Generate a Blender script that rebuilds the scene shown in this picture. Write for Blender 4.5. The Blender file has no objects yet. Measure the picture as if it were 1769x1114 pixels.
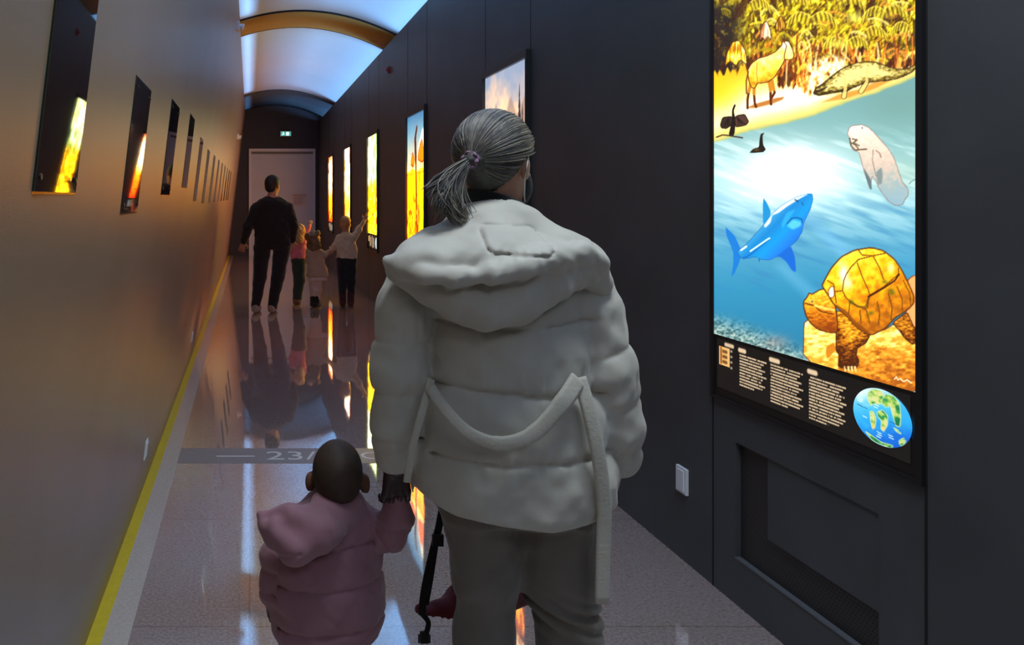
import bpy, bmesh, math, random
import numpy as np
from mathutils import Vector, Matrix

# ------------------------------------------------------------------ camera, world, exposure, large lights
sc = bpy.context.scene
COL = sc.collection
EYE, FPX = 1.48, 1350.0
VX, VY = 431.0, 342.0
cd = bpy.data.cameras.new('camera'); cam = bpy.data.objects.new('camera', cd); COL.objects.link(cam)
cam.location = (0, 0, EYE); cam.rotation_euler = (math.pi/2, 0, 0)
cd.sensor_width = 36; cd.lens = FPX*36/1769
cd.shift_x = (884.5-VX)/1769; cd.shift_y = -(557-VY)/1769
cd.clip_start = .05; cd.clip_end = 100
sc.camera = cam
sc.view_settings.view_transform = 'Standard'; sc.view_settings.look = 'None'
sc.view_settings.gamma = 1; sc.view_settings.exposure = 0; sc.view_settings.use_curve_mapping = False
w = bpy.data.worlds.new('world'); sc.world = w; w.use_nodes = True
w.node_tree.nodes['Background'].inputs[0].default_value = (.6, .75, 1, 1)
w.node_tree.nodes['Background'].inputs[1].default_value = 0.02

def area(name, loc, rot, sx, sy, power, color, spread=math.pi):
    l = bpy.data.lights.new(name, 'AREA'); l.shape = 'RECTANGLE'; l.size = sx; l.size_y = sy
    l.energy = power; l.color = color; l.spread = spread
    o = bpy.data.objects.new(name, l); COL.objects.link(o); o.location = loc; o.rotation_euler = rot
    return o
BLUE = (.24, .55, 1.0)
# LED strips in the two coves behind the wall tops, one pair per vault section: (y0, y1, power)
for (y0, y1, pw) in ((-2.6, 9.8, 160), (11.0, 17.0, 74), (17.4, 19.9, 24)):
    for side in (-1, 1):
        x, z = (-.30, 3.48) if side < 0 else (2.03, 3.37)
        area('cove_light', (x, (y0+y1)/2, z), (0, math.pi - side*1.25, 0), .06, y1-y0, pw, BLUE, 1.45)
# added cool fill from behind the camera for the right wall and jacket
area('back_fill_light', (.85, -1.7, 3.5), (math.radians(52), 0, 0), 1.4, .6, 11, (.92, .95, 1.0))
area('overhead_fill_light', (.85, 1.35, 3.72), (0, 0, 0), .9, .5, 52, (.84, .93, 1.0))  # added overhead fill that brightens the hood and jacket tops

# ------------------------------------------------------------------ helpers
def tag(o, label=None, cat=None, group=None, kind=None):
    if label: o['label'] = label
    if cat: o['category'] = cat
    if group: o['group'] = group
    if kind: o['kind'] = kind
    return o
def empty(name, loc=(0, 0, 0)):
    o = bpy.data.objects.new(name, None); COL.objects.link(o); o.location = loc; o.empty_display_size = .1
    return o
def link_mesh(name, me, mat=None, parent=None, smooth=False):
    o = bpy.data.objects.new(name, me); COL.objects.link(o)
    if mat: me.materials.append(mat)
    if smooth: me.polygons.foreach_set('use_smooth', [True]*len(me.polygons))
    if parent:
        o.parent = parent
        o.matrix_parent_inverse = Matrix.Translation(parent.location).inverted() if parent.parent is None and parent.type == 'EMPTY' else Matrix()
    return o
class MB:
    """collects boxes, prisms and tubes in world coordinates, builds ONE mesh"""
    def __init__(s): s.v = []; s.f = []
    def add(s, vs, fs):
        n = len(s.v); s.v += [tuple(v) for v in vs]; s.f += [tuple(i+n for i in f) for f in fs]; return s
    def hexa(s, c8):
        return s.add(c8, [(0,3,2,1),(4,5,6,7),(0,1,5,4),(1,2,6,5),(2,3,7,6),(3,0,4,7)])
    def box(s, x0, x1, y0, y1, z0, z1):
        return s.hexa([(x0,y0,z0),(x1,y0,z0),(x1,y1,z0),(x0,y1,z0),(x0,y0,z1),(x1,y0,z1),(x1,y1,z1),(x0,y1,z1)])
    def tube(s, pts, r, n=8, flat=1.0, up=Vector((0,0,1)), caps=True):
        pts = [Vector(p) for p in pts]; rr = r if isinstance(r, (list, tuple)) else [r]*len(pts)
        rings = []
        for i, p in enumerate(pts):
            t = (pts[min(i+1, len(pts)-1)] - pts[max(i-1, 0)]).normalized()
            a = t.cross(up)
            if a.length < 1e-3: a = t.cross(Vector((1,0,0)))
            a.normalize(); b = a.cross(t).normalized()
            rings.append([p + a*math.cos(2*math.pi*k/n)*rr[i] + b*math.sin(2*math.pi*k/n)*rr[i]*flat for k in range(n)])
        fs = []
        for i in range(len(pts)-1):
            for k in range(n):
                fs.append((i*n+k, i*n+(k+1) % n, (i+1)*n+(k+1) % n, (i+1)*n+k))
        if caps:
            fs.append(tuple(range(n))[::-1]); fs.append(tuple((len(pts)-1)*n+k for k in range(n)))
        return s.add([v for r_ in rings for v in r_], fs)
    def build(s, name, mat, parent=None, bevel=0, smooth=False):
        me = bpy.data.meshes.new(name); me.from_pydata(s.v, [], s.f)
        bm = bmesh.new(); bm.from_mesh(me); bmesh.ops.recalc_face_normals(bm, faces=bm.faces)
        if bevel: bmesh.ops.bevel(bm, geom=list(bm.edges), offset=bevel, segments=2, affect='EDGES', profile=.5)
        bm.to_mesh(me); bm.free(); me.update()
        return link_mesh(name, me, mat, parent, smooth)

def material(name, color, rough=.6, spec=.5, metal=0, noise=0, nscale=40, bump=0, bscale=200, coat=0, sheen=0, ncol=None):
    m = bpy.data.materials.new(name); m.use_nodes = True; nt = m.node_tree; b = nt.nodes['Principled BSDF']
    b.inputs['Base Color'].default_value = (*color, 1); b.inputs['Roughness'].default_value = rough
    b.inputs['Specular IOR Level'].default_value = spec; b.inputs['Metallic'].default_value = metal
    b.inputs['Coat Weight'].default_value = coat
    if sheen: b.inputs['Sheen Weight'].default_value = sheen
    tc = nt.nodes.new('ShaderNodeTexCoord')
    if noise or ncol:
        n = nt.nodes.new('ShaderNodeTexNoise'); n.inputs['Scale'].default_value = nscale; n.inputs['Detail'].default_value = 5
        nt.links.new(tc.outputs['Object'], n.inputs['Vector'])
        r = nt.nodes.new('ShaderNodeValToRGB'); nt.links.new(n.outputs['Fac'], r.inputs['Fac'])
        r.color_ramp.elements[0].position = .3; r.color_ramp.elements[1].position = .7
        c2 = ncol or tuple(min(1, c*(1+noise)) for c in color); c1 = tuple(c*(1-noise) for c in color) if not ncol else color
        r.color_ramp.elements[0].color = (*c1, 1); r.color_ramp.elements[1].color = (*c2, 1)
        nt.links.new(r.outputs['Color'], b.inputs['Base Color'])
    if bump:
        n2 = nt.nodes.new('ShaderNodeTexNoise'); n2.inputs['Scale'].default_value = bscale; n2.inputs['Detail'].default_value = 4
        nt.links.new(tc.outputs['Object'], n2.inputs['Vector'])
        bp = nt.nodes.new('ShaderNodeBump'); bp.inputs['Strength'].default_value = bump; bp.inputs['Distance'].default_value = .003
        nt.links.new(n2.outputs['Fac'], bp.inputs['Height']); nt.links.new(bp.outputs['Normal'], b.inputs['Normal'])
    return m
def paint_mat(name, strength):
    """backlit print: emission driven by the print's own colours, under a satin plastic sheet"""
    m = bpy.data.materials.new(name); m.use_nodes = True; nt = m.node_tree; b = nt.nodes['Principled BSDF']
    a = nt.nodes.new('ShaderNodeVertexColor'); a.layer_name = 'print'
    b.inputs['Base Color'].default_value = (.02, .02, .02, 1); b.inputs['Roughness'].default_value = .25
    nt.links.new(a.outputs['Color'], b.inputs['Emission Color']); b.inputs['Emission Strength'].default_value = strength
    return m
def hx(c): return tuple((v/12.92 if v <= .04045 else ((v+.055)/1.055)**2.4) for v in [k/255 for k in c])

M = {}
M['right'] = material('charcoal wall paint', (.062, .064, .068), .5, .35, noise=.12, nscale=3, bump=.15, bscale=300)
M['left'] = material('taupe wall paint', (.24, .172, .11), .36, .5, noise=.08, nscale=2, bump=.12, bscale=250)
M['end'] = material('slate end wall paint', (.05, .055, .07), .6, .35, noise=.08, nscale=2)
M['vault'] = material('white vault plaster', (.62, .66, .72), .8, .2, noise=.02, nscale=2)
M['vaultdark'] = material('slate vault plaster', (.055, .07, .09), .7, .3)
M['tan'] = material('ochre band paint', (.55, .29, .075), .7, .2)
M['black'] = material('black satin frame', (.012, .012, .013), .4, .4)
M['blackboard'] = material('black caption board', (.014, .013, .012), .45, .4)
M['groove'] = material('shadow gap', (.006, .006, .007), .8)
M['white'] = material('white plastic', (.72, .74, .78), .35)
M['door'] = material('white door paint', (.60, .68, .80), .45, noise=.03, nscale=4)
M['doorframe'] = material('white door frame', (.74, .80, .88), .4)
M['red'] = material('red plastic', (.3, .02, .02), .4)

# ------------------------------------------------------------------ floor, with polished tiles
def floor_mat():
    m = bpy.data.materials.new('polished stone floor'); m.use_nodes = True; nt = m.node_tree; b = nt.nodes['Principled BSDF']
    tc = nt.nodes.new('ShaderNodeTexCoord')
    n = nt.nodes.new('ShaderNodeTexNoise'); n.inputs['Scale'].default_value = 90; n.inputs['Detail'].default_value = 6
    nt.links.new(tc.outputs['Object'], n.inputs['Vector'])
    r = nt.nodes.new('ShaderNodeValToRGB'); nt.links.new(n.outputs['Fac'], r.inputs['Fac'])
    r.color_ramp.elements[0].position = .35; r.color_ramp.elements[1].position = .65
    r.color_ramp.elements[0].color = (.32, .24, .215, 1); r.color_ramp.elements[1].color = (.50, .40, .37, 1)
    br = nt.nodes.new('ShaderNodeTexBrick'); br.offset = 0; br.inputs['Scale'].default_value = 1
    br.inputs['Brick Width'].default_value = .9; br.inputs['Row Height'].default_value = .9
    br.inputs['Mortar Size'].default_value = .004; br.inputs['Color1'].default_value = (1, 1, 1, 1)
    br.inputs['Color2'].default_value = (.97, .97, .97, 1); br.inputs['Mortar'].default_value = (.7, .68, .66, 1)
    nt.links.new(tc.outputs['Object'], br.inputs['Vector'])
    mx = nt.nodes.new('ShaderNodeMix'); mx.data_type = 'RGBA'; mx.blend_type = 'MULTIPLY'; mx.inputs['Factor'].default_value = 1
    nt.links.new(r.outputs['Color'], mx.inputs['A']); nt.links.new(br.outputs['Color'], mx.inputs['B'])
    nt.links.new(mx.outputs['Result'], b.inputs['Base Color'])
    b.inputs['Roughness'].default_value = .035; b.inputs['IOR'].default_value = 3.0
    b.inputs['Coat Weight'].default_value = 1; b.inputs['Coat IOR'].default_value = 2.3; b.inputs['Coat Roughness'].default_value = .03
    n3 = nt.nodes.new('ShaderNodeTexNoise'); n3.inputs['Scale'].default_value = 3.5; n3.inputs['Detail'].default_value = 1
    nt.links.new(tc.outputs['Object'], n3.inputs['Vector'])
    bp = nt.nodes.new('ShaderNodeBump'); bp.inputs['Strength'].default_value = .10; bp.inputs['Distance'].default_value = .01
    nt.links.new(n3.outputs['Fac'], bp.inputs['Height']); nt.links.new(bp.outputs['Normal'], b.inputs['Normal'])
    return m
M['floor'] = floor_mat()
XL, LEAN, XR = -.549, .12, 1.772
YN, YF = -3.0, 20.1
ZTL, ZTR = 3.62, 3.446
def xl(z): return XL + LEAN*z
def struct(o): o['kind'] = 'structure'; return o
struct(MB().box(-.95, 2.35, YN-.2, YF+.3, -.1, 0).build('floor', M['floor']))
# border strip of pale stone with a yellow painted line along the left wall, and the dated strip across the floor
M['border'] = material('pale border stone', (.55, .48, .42), .12, .6, noise=.1, nscale=80)
M['yellow'] = material('yellow floor paint', (.72, .55, .03), .35, .5, noise=.05, nscale=30)
M['strip'] = material('matt grey stone strip', (.30, .265, .25), .30, .4, noise=.12, nscale=120)
M['letter'] = material('pale floor lettering', (.85, .83, .8), .4, .4)
struct(MB().box(XL-.02, XL+.145, YN, YF, -.02, .0015).build('trim_1', M['border']))
struct(MB().box(XL-.02, XL+.055, YN, YF, -.02, .003).build('trim_2', M['yellow']))
strip = struct(MB().box(XL+.146, XR, 4.36, 4.62, -.02, .0012).build('trim_3', M['strip']))
def text_mesh(s, size, name, mat, parent, loc, rot=(0, 0, 0), ext=.0004, sx=1):
    cu = bpy.data.curves.new(name, 'FONT'); cu.body = s; cu.size = size; cu.extrude = ext
    o = bpy.data.objects.new(name, cu); COL.objects.link(o)
    dg = bpy.context.evaluated_depsgraph_get(); me = bpy.data.meshes.new_from_object(o.evaluated_get(dg))
    bpy.data.objects.remove(o)
    me.transform(Matrix.Translation(loc) @ Matrix.Rotation(rot[2], 4, 'Z') @ Matrix.Rotation(rot[0], 4, 'X') @ Matrix.Scale(sx, 4, (1, 0, 0)))
    return link_mesh(name, me, mat, parent)
text_mesh('23/', .20, 'floor_lettering', M['letter'], strip, (.09, 4.42, .0018), sx=1.15)
text_mesh('O', .17, 'floor_lettering', M['letter'], strip, (.63, 4.43, .0018), sx=1.15)
MB().box(-.19, .03, 4.47, 4.485, .0012, .002).build('floor_line', M['letter'], strip)

# ------------------------------------------------------------------ walls
def wall_left():
    mb = MB(); x0 = xl(0); xt = xl(ZTL)
    # leaning wall with a parapet that hides the cove trough
    prof = [(x0, -.05), (xt, ZTL), (xt-.035, ZTL), (xt-.05, 3.44), (-.42, 3.44), (-.42, 3.9), (-.9, 3.9), (-.9, -.05)]
    vs = [(p[0], y, p[1]) for y in (YN, YF+.2) for p in prof]; n = len(prof)
    fs = [tuple(range(n)), tuple(range(2*n-1, n-1, -1))] + [(i, (i+1) % n, n+(i+1) % n, n+i) for i in range(n)]
    mb.add(vs, fs); return struct(mb.build('wall_left', M['left']))
wall_left()
NY0, NY1, NZ0, NZ1 = 2.20, 2.85, .17, .59
def wall_right():
    mb = MB()
    # split around the grille niche
    T = 2.35
    mb.box(XR, T, YN, NY0, -.05, ZTR-.12); mb.box(XR, T, NY1, YF+.2, -.05, ZTR-.12)
    mb.box(XR, T, NY0, NY1, -.05, NZ0); mb.box(XR, T, NY0, NY1, NZ1, ZTR-.12)
    mb.box(XR+.027, T, NY0, NY1, NZ0, NZ1)
    mb.box(XR, XR+.035, YN, YF+.2, ZTR-.12, ZTR); mb.box(2.12, T, YN, YF+.2, ZTR-.12, 3.8)
    return struct(mb.build('wall_right', M['right']))
wall_right()
struct(MB().box(-.9, 2.35, YF, YF+.2, 0, 4.2).build('wall_far', M['end']))
struct(MB().box(-.9, 2.35, YN-.2, YN, 0, 4.2).build('wall_near', M['end']))
def vz(x): return 3.74 + .1473*(x+.1325) - .2118*(x+.1325)*(x-.75)
def vault(name, mat, y0, y1, drop=0, th=.05, xa=-.45, xb=2.15):
    xs = [xa + (xb-xa)*i/40 for i in range(41)]; vs = []; fs = []
    for y in (y0, y1):
        for x in xs: vs.append((x, y, vz(x)-drop))
        for x in xs: vs.append((x, y, vz(x)+th))
    n = 41
    for i in range(n-1):
        fs += [(i, i+1, 2*n+i+1, 2*n+i), (n+i, 3*n+i, 3*n+i+1, n+i+1), (i, n+i, n+i+1, i+1), (2*n+i, 2*n+i+1, 3*n+i+1, 3*n+i)]
    fs += [(0, 2*n, 3*n, n), (n-1, 2*n-1, 4*n-1, 3*n-1)]
    me = bpy.data.meshes.new(name); me.from_pydata(vs, [], fs); me.update()
    o = link_mesh(name, me, mat, None, False)
    me.polygons.foreach_set('use_smooth', [abs(p.normal.y) < .5 for p in me.polygons])
    return struct(o)
vault('ceiling', M['vault'], YN, 17.2); vault('trim_4', M['tan'], 9.94, 10.88, .018, 0)
vault('trim_5', M['vaultdark'], 17.2, YF, .02, 0)
# shadow gaps at the edges of the ochre band
for k, y in enumerate((9.94, 10.88)): vault('trim_%d' % (6+k), M['groove'], y-.008, y+.008, .021, 0)

# panel joints of the right wall
jm = MB()
for k in range(7):
    for y in (2.046+2.88*k-.0, 2.987+2.88*k):
        jm.box(XR-.0015, XR+.002, y-.004, y+.004, 0, ZTR-.02)
struct(jm.build('trim_8', M['groove']))

# niche with mesh grille and cover board low in the nearest bay
def grille_mat():
    m = material('perforated black metal', (.02, .02, .022), .5, .5); nt = m.node_tree; b = nt.nodes['Principled BSDF']
    tc = nt.nodes.new('ShaderNodeTexCoord'); mp = nt.nodes.new('ShaderNodeMapping'); mp.inputs['Rotation'].default_value = (0, math.pi/2, 0)
    br = nt.nodes.new('ShaderNodeTexBrick'); br.offset = .5; br.inputs['Scale'].default_value = 1
    br.inputs['Brick Width'].default_value = .014; br.inputs['Row Height'].default_value = .012; br.inputs['Mortar Size'].default_value = .0035
    br.inputs['Color1'].default_value = (.003, .003, .003, 1); br.inputs['Color2'].default_value = (.004, .004, .004, 1); br.inputs['Mortar'].default_value = (.03, .03, .032, 1)
    sp = nt.nodes.new('ShaderNodeSeparateXYZ'); cb = nt.nodes.new('ShaderNodeCombineXYZ')
    nt.links.new(tc.outputs['Object'], sp.inputs[0]); nt.links.new(sp.outputs['Y'], cb.inputs['X']); nt.links.new(sp.outputs['Z'], cb.inputs['Y'])
    nt.links.new(cb.outputs[0], br.inputs['Vector']); nt.links.new(br.outputs['Color'], b.inputs['Base Color'])
    return m
g = empty('ventilation_grille', (XR, 2.52, NZ0)); tag(g, 'black perforated ventilation grille set low in the dark wall under the shark and turtle picture', 'grille')
MB().box(XR+.020, XR+.026, NY0, NY1, NZ0, NZ1).build('mesh_screen', grille_mat(), g)
MB().box(XR+.005, XR+.012, NY0+.004, 2.68, .31, NZ1-.002).build('cover_board', M['right'], g)
mb = MB(); mb.box(XR-.002, XR+.02, NY0, NY1, NZ0-.003, NZ0+.002)
mb.build('sill', material('worn sill edge', (.10, .105, .115), .4), g)

# ------------------------------------------------------------------ prints: colours computed from shapes and noise
rng = np.random.RandomState(7)
LAT = rng.rand(256, 256).astype(np.float32)
def vnoise(x, y):
    xi = np.floor(x).astype(int); yi = np.floor(y).astype(int); fx = x-xi; fy = y-yi
    fx = fx*fx*(3-2*fx); fy = fy*fy*(3-2*fy)
    a = LAT[xi % 256, yi % 256]; b = LAT[(xi+1) % 256, yi % 256]; c = LAT[xi % 256, (yi+1) % 256]; d = LAT[(xi+1) % 256, (yi+1) % 256]
    return (a*(1-fx)+b*fx)*(1-fy) + (c*(1-fx)+d*fx)*fy
def fbm(x, y, o=4):
    s = 0; a = .5
    for k in range(o): s = s + a*vnoise(x*2**k+17*k, y*2**k+31*k); a *= .5
    return s/(1-.5**o)
def sstep(a, b, x): t = np.clip((x-a)/(b-a), 0, 1); return t*t*(3-2*t)
def mixc(img, col, a):
    col = np.asarray(col, np.float32)
    if col.ndim == 1: col = col[None, :]
    img += (col-img)*a[:, None]
def poly_sd(X, Y, P):
    P = np.asarray(P, float); inside = np.zeros(len(X), bool); d = np.full(len(X), 1e9)
    n = len(P); j = n-1
    for i in range(n):
        x1, y1 = P[i]; x2, y2 = P[j]
        if y1 != y2:
            c = ((y1 > Y) != (y2 > Y)) & (X < (x2-x1)*(Y-y1)/(y2-y1)+x1); inside ^= c
        ex, ey = x2-x1, y2-y1; L = ex*ex+ey*ey+1e-9
        t = np.clip(((X-x1)*ex+(Y-y1)*ey)/L, 0, 1); d = np.minimum(d, (X-x1-t*ex)**2+(Y-y1-t*ey)**2); j = i
    d = np.sqrt(d); return np.where(inside, -d, d)
def line_sd(X, Y, P):
    d = np.full(len(X), 1e9)
    for (x1, y1), (x2, y2) in zip(P[:-1], P[1:]):
        ex, ey = x2-x1, y2-y1; L = ex*ex+ey*ey+1e-9
        t = np.clip(((X-x1)*ex+(Y-y1)*ey)/L, 0, 1); d = np.minimum(d, (X-x1-t*ex)**2+(Y-y1-t*ey)**2)
    return np.sqrt(d)
def C(*c): return np.array(c, np.float32)/255
class Canvas:
    def __init__(s, X, Y): s.X = X; s.Y = Y; s.img = np.zeros((len(X), 3), np.float32)
    def poly(s, P, col, soft=.8, alpha=1, outline=None, ow=1.2, shade=None):
        P = smooth_poly(P); x0, y0 = P.min(0)-4-soft; x1, y1 = P.max(0)+4+soft
        k = np.where((s.X > x0) & (s.X < x1) & (s.Y > y0) & (s.Y < y1))[0]
        if not len(k): return
        d = poly_sd(s.X[k], s.Y[k], P); c = np.asarray(col, np.float32)
        if shade is not None: c = shade(s.X[k], s.Y[k], d)
        sub = s.img[k]; mixc(sub, c, alpha*(1-sstep(-soft, soft, d)))
        if outline is not None: mixc(sub, outline, (1-sstep(ow*.4, ow*1.3, np.abs(d)))*.8)
        s.img[k] = sub
    def line(s, P, col, w=1, alpha=1):
        P = np.asarray(P, float); x0, y0 = P.min(0)-w-2; x1, y1 = P.max(0)+w+2
        k = np.where((s.X > x0) & (s.X < x1) & (s.Y > y0) & (s.Y < y1))[0]
        if not len(k): return
        d = line_sd(s.X[k], s.Y[k], P); sub = s.img[k]; mixc(sub, col, alpha*(1-sstep(w*.5, w*.5+.9, d))); s.img[k] = sub
    def blob(s, cx, cy, rx, ry, col, alpha=1, p=1):
        d = ((s.X-cx)/rx)**2+((s.Y-cy)/ry)**2; mixc(s.img, col, alpha*np.exp(-d*p))
def smooth_poly(P, it=1):
    P = np.asarray(P, float)
    for _ in range(it):
        Q = np.roll(P, -1, 0); P = np.stack([P*.86+Q*.14, P*.14+Q*.86], 1).reshape(-1, 2)
    return P
def ramp(t, stops):
    t = np.clip(t, stops[0][0], stops[-1][0]); xs = [s_[0] for s_ in stops]
    return np.stack([np.interp(t, xs, [s_[1][k]/255 for s_ in stops]) for k in range(3)], 1).astype(np.float32)
# ---- picture 1: shore, jungle, shark, sea cow and turtle (drawn in plane units, 1 unit about 2.5 mm)
def art_shore(X, Y):
    c = Canvas(X, Y); I = c.img
    n1 = fbm(X/40, Y/16); shore = np.interp(X, [1230, 1300, 1400, 1500, 1610], [247, 226, 203, 166, 124]) + (n1-.5)*6
    # water
    t = Y - (X-1237)*.02
    I[:] = ramp(t, [(130, (120, 168, 170)), (230, (140, 185, 184)), (300, (165, 206, 208)), (360, (130, 188, 202)), (430, (84, 164, 194)), (500, (52, 148, 184)), (640, (40, 124, 160))])
    ang = fbm((X+Y*.9)/70, (Y-X*.35)/9, 3); mixc(I, C(232, 246, 244), np.clip((ang-.46)*2.2, 0, .5)*sstep(470, 300, Y)*sstep(200, 270, Y))
    mixc(I, C(60, 135, 185), np.clip((.47-ang)*2, 0, .45)*sstep(310, 380, Y)*sstep(560, 480, Y))
    c.blob(1372, 290, 95, 42, C(255, 255, 255), 1); c.blob(1350, 335, 120, 34, C(240, 250, 250), .65); c.blob(1560, 300, 60, 30, C(170, 195, 180), .5)
    c.blob(1560, 180, 70, 40, C(120, 160, 150), .55)
    for k, (x, y, s_) in enumerate(((1440, 430, 1), (1470, 460, 1.2), (1400, 520, .8))):  # light shafts
        c.poly([(x-60, y-60), (x-40, y-66), (x+70, y+30), (x+50, y+44)], C(130, 195, 222), 10, .35)
    # pebbly bottom
    fl = sstep(0, 45, Y-np.interp(X, [1237, 1300, 1400], [528, 548, 590])); pb = fbm(X/4.2, Y/3.2, 3)
    mixc(I, ramp(pb, [(.25, (60, 92, 96)), (.45, (110, 150, 150)), (.6, (150, 180, 175)), (.75, (196, 205, 190))]), fl)
    c.blob(1345, 590, 22, 12, C(205, 150, 140), .35)
    # sand
    sand = 1-sstep(-2, 2.5, Y-shore)
    sc_ = ramp((shore-Y), [(0, (190, 196, 120)), (9, (250, 224, 130)), (26, (255, 248, 215)), (48, (255, 255, 240)), (85, (255, 226, 90)), (110, (250, 190, 40))])
    mixc(I, sc_, sand); mixc(I, C(255, 205, 20), sand*sstep(1310, 1240, X)*sstep(235, 150, Y)*.75)
    # jungle: upright strokes
    jl = np.interp(X, [1230, 1265, 1300, 1360, 1420, 1500, 1560, 1610], [124, 128, 112, 150, 160, 135, 118, 118]) + (fbm(X/6, Y/30, 2)-.5)*26
    j = 1-sstep(-3, 3, Y-jl)
    warp = fbm(X/22, Y/30, 3)*16
    st = fbm((X+warp)/3.2, (Y+warp*1.5)/24, 4); st2 = fbm((X-warp)/7.0, Y/11, 3); lf = fbm((X+Y)/4.0, (Y-X)/9.0, 3)
    hgt = sstep(150, 20, Y)
    warm = ramp(st*.75+lf*.25, [(.28, (50, 22, 8)), (.38, (120, 50, 12)), (.47, (196, 96, 20)), (.56, (240, 160, 40)), (.66, (255, 222, 110)), (.8, (255, 248, 200))])
    grn = ramp(lf*.55+st2*.45, [(.28, (52, 44, 12)), (.4, (128, 108, 8)), (.5, (190, 164, 10)), (.6, (226, 206, 30)), (.72, (250, 240, 90))])
    g = np.clip(hgt*1.25 + (st2-.5)*2.0 - .15, 0, 1)
    J = warm*(1-g[:, None])+grn*g[:, None]
    dk = sstep(1305, 1262, X)*sstep(-10, 20, Y)*np.clip(1.35-np.abs(fbm(X/5, Y/6, 3)-.38)*2.2, 0, 1); J += (C(38, 30, 32)-J)*(dk*.95)[:, None]
    dk2 = np.clip((fbm(X/9+9, Y/22+3, 3)-.54)*8, 0, 1)*.75; J += (C(62, 26, 14)-J)*dk2[:, None]
    rr = np.random.RandomState(3)
    I += (J-I)*j[:, None]
    for k in range(60):       # palm fronds
        x = 1250+rr.rand()*345; y = -60+rr.rand()*190; L = 14+rr.rand()*26; a0 = rr.rand()*2.6+.3; s_ = 1 if rr.rand() < .5 else -1
        P = [(x+s_*L*t_, y-L*.55*math.sin(t_*a0*1.25)*1.2+L*.35*t_*t_) for t_ in np.linspace(0, 1, 6)]
        col = [(236, 220, 60), (250, 236, 130), (190, 168, 20), (240, 170, 60), (96, 70, 10)][k % 5]
        c.line(P, C(*col), 1.6+rr.rand()*2, .8)
        for q in range(1, 6): c.line([P[q], (P[q][0]-s_*2, P[q][1]+5+rr.rand()*6)], C(*col)*.85, 1.1, .7)
    for (x, y, L, s_) in ((1405, 30, 46, 1), (1405, 30, 42, -1), (1450, 2, 50, 1), (1470, 70, 34, 1), (1465, 72, 40, -1), (1530, 18, 44, 1), (1535, 20, 40, -1), (1360, -4, 40, 1), (1575, 44, 30, -1), (1500, 52, 36, 1), (1300, 4, 34, 1), (1330, -20, 46, -1)):
        P = [(x+s_*L*t_, y-L*.34*math.sin(t_*2.5)+L*.42*t_*t_) for t_ in np.linspace(0, 1, 9)]
        for q in range(1, 9):
            for e in range(3):
                bx_ = P[q-1][0]+(P[q][0]-P[q-1][0])*e/3; by_ = P[q-1][1]+(P[q][1]-P[q-1][1])*e/3
                c.line([(bx_, by_), (bx_+s_*3, by_+9+3*math.sin(q)), (bx_+s_*4, by_+15)], C(*[(226, 206, 30), (250, 236, 90), (168, 144, 14), (96, 74, 10)][(q*3+e) % 4]), 1.3, .6)
        c.line(P, C(246, 226, 90), 1.6, .6)
    for k in range(34):       # trunks
        x = 1300+rr.rand()*290; y = 60+rr.rand()*50; L = 25+rr.rand()*32; c.line([(x, y), (x+rr.randn()*5, y+L*.5), (x+rr.randn()*8, y+L)], C(*[(255, 226, 150), (150, 62, 20), (232, 140, 50)][k % 3]), 2.2, .75)
    # pale shrubs
    def shrub(cx, cy, rx, ry, ca, cb):
        P = [(cx-rx, cy+ry), (cx-rx*.85, cy), (cx-rx*.3, cy-ry*.9), (cx+rx*.3, cy-ry), (cx+rx*.9, cy-ry*.1), (cx+rx, cy+ry*.9), (cx+rx*.4, cy+ry*.5), (cx, cy+ry), (cx-rx*.5, cy+ry*.6)]
        c.poly(P, ca, 1.2, 1, C(90, 40, 10), 1, shade=lambda x, y, d: ramp(fbm(x/2.0, y/14, 3)+(x-cx)/rx*.12, [(.3, tuple(np.array(cb)*255)), (.6, tuple(np.array(ca)*255)), (.8, (255, 252, 220))]))
    shrub(1275, 92, 19, 22, C(250, 226, 40), C(190, 110, 10)); shrub(1326, 54, 10, 17, C(246, 226, 190), C(200, 120, 60))
    shrub(1352, 42, 9, 14, C(238, 200, 60), C(150, 90, 10)); c.blob(1480, 30, 14, 9, C(240, 240, 110), .8); c.blob(1450, 76, 16, 8, C(236, 236, 90), .8)
    # pile of pale roots
    k = (X > 1385) & (X < 1480) & (Y > 88) & (Y < 168)
    pr = ramp(fbm(X[k]/4.5, Y[k]/8, 4), [(.3, (150, 80, 20)), (.43, (238, 190, 90)), (.55, (255, 244, 180)), (.7, (255, 255, 235))])
    sub = I[k]; mixc(sub, np.array([1, 1, 1], np.float32), np.zeros(k.sum()));
    aa = sstep(0, 14, 40-np.abs(X[k]-1432))*sstep(0, 12, Y[k]-88-np.abs(X[k]-1440)*.4)*sstep(168, 158, Y[k]); sub += (pr-sub)*aa[:, None]; I[k] = sub
    # ---- horse-like animal
    def q1(a): return [(1230+x/5.57, y/5.57) for x, y in a]
    hb = q1([(362, 680), (400, 610), (470, 560), (560, 535), (630, 500), (690, 440), (700, 410), (685, 395), (715, 405), (730, 395), (762, 402), (775, 430), (800, 480), (812, 540), (800, 565), (760, 575), (722, 570), (710, 600), (680, 650), (650, 700), (620, 745), (560, 790), (500, 800), (460, 800), (430, 850), (400, 840), (375, 780)])
    c.poly(q1([(350, 1040), (430, 1000), (640, 940), (720, 930), (700, 960), (600, 1000), (440, 1040)]), C(190, 110, 30), 1.5, .85)
    for L in ([(395, 800), (375, 880), (362, 960), (362, 1040)], [(425, 830), (425, 900), (432, 990), (445, 1030)], [(570, 780), (585, 870), (585, 940), (590, 1005)], [(600, 780), (615, 860), (625, 890), (590, 950)]):
        c.line(q1(L), C(104, 46, 14), 3.4, 1); c.line(q1(L[:2]), C(220, 150, 40), 5, .9)
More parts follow.
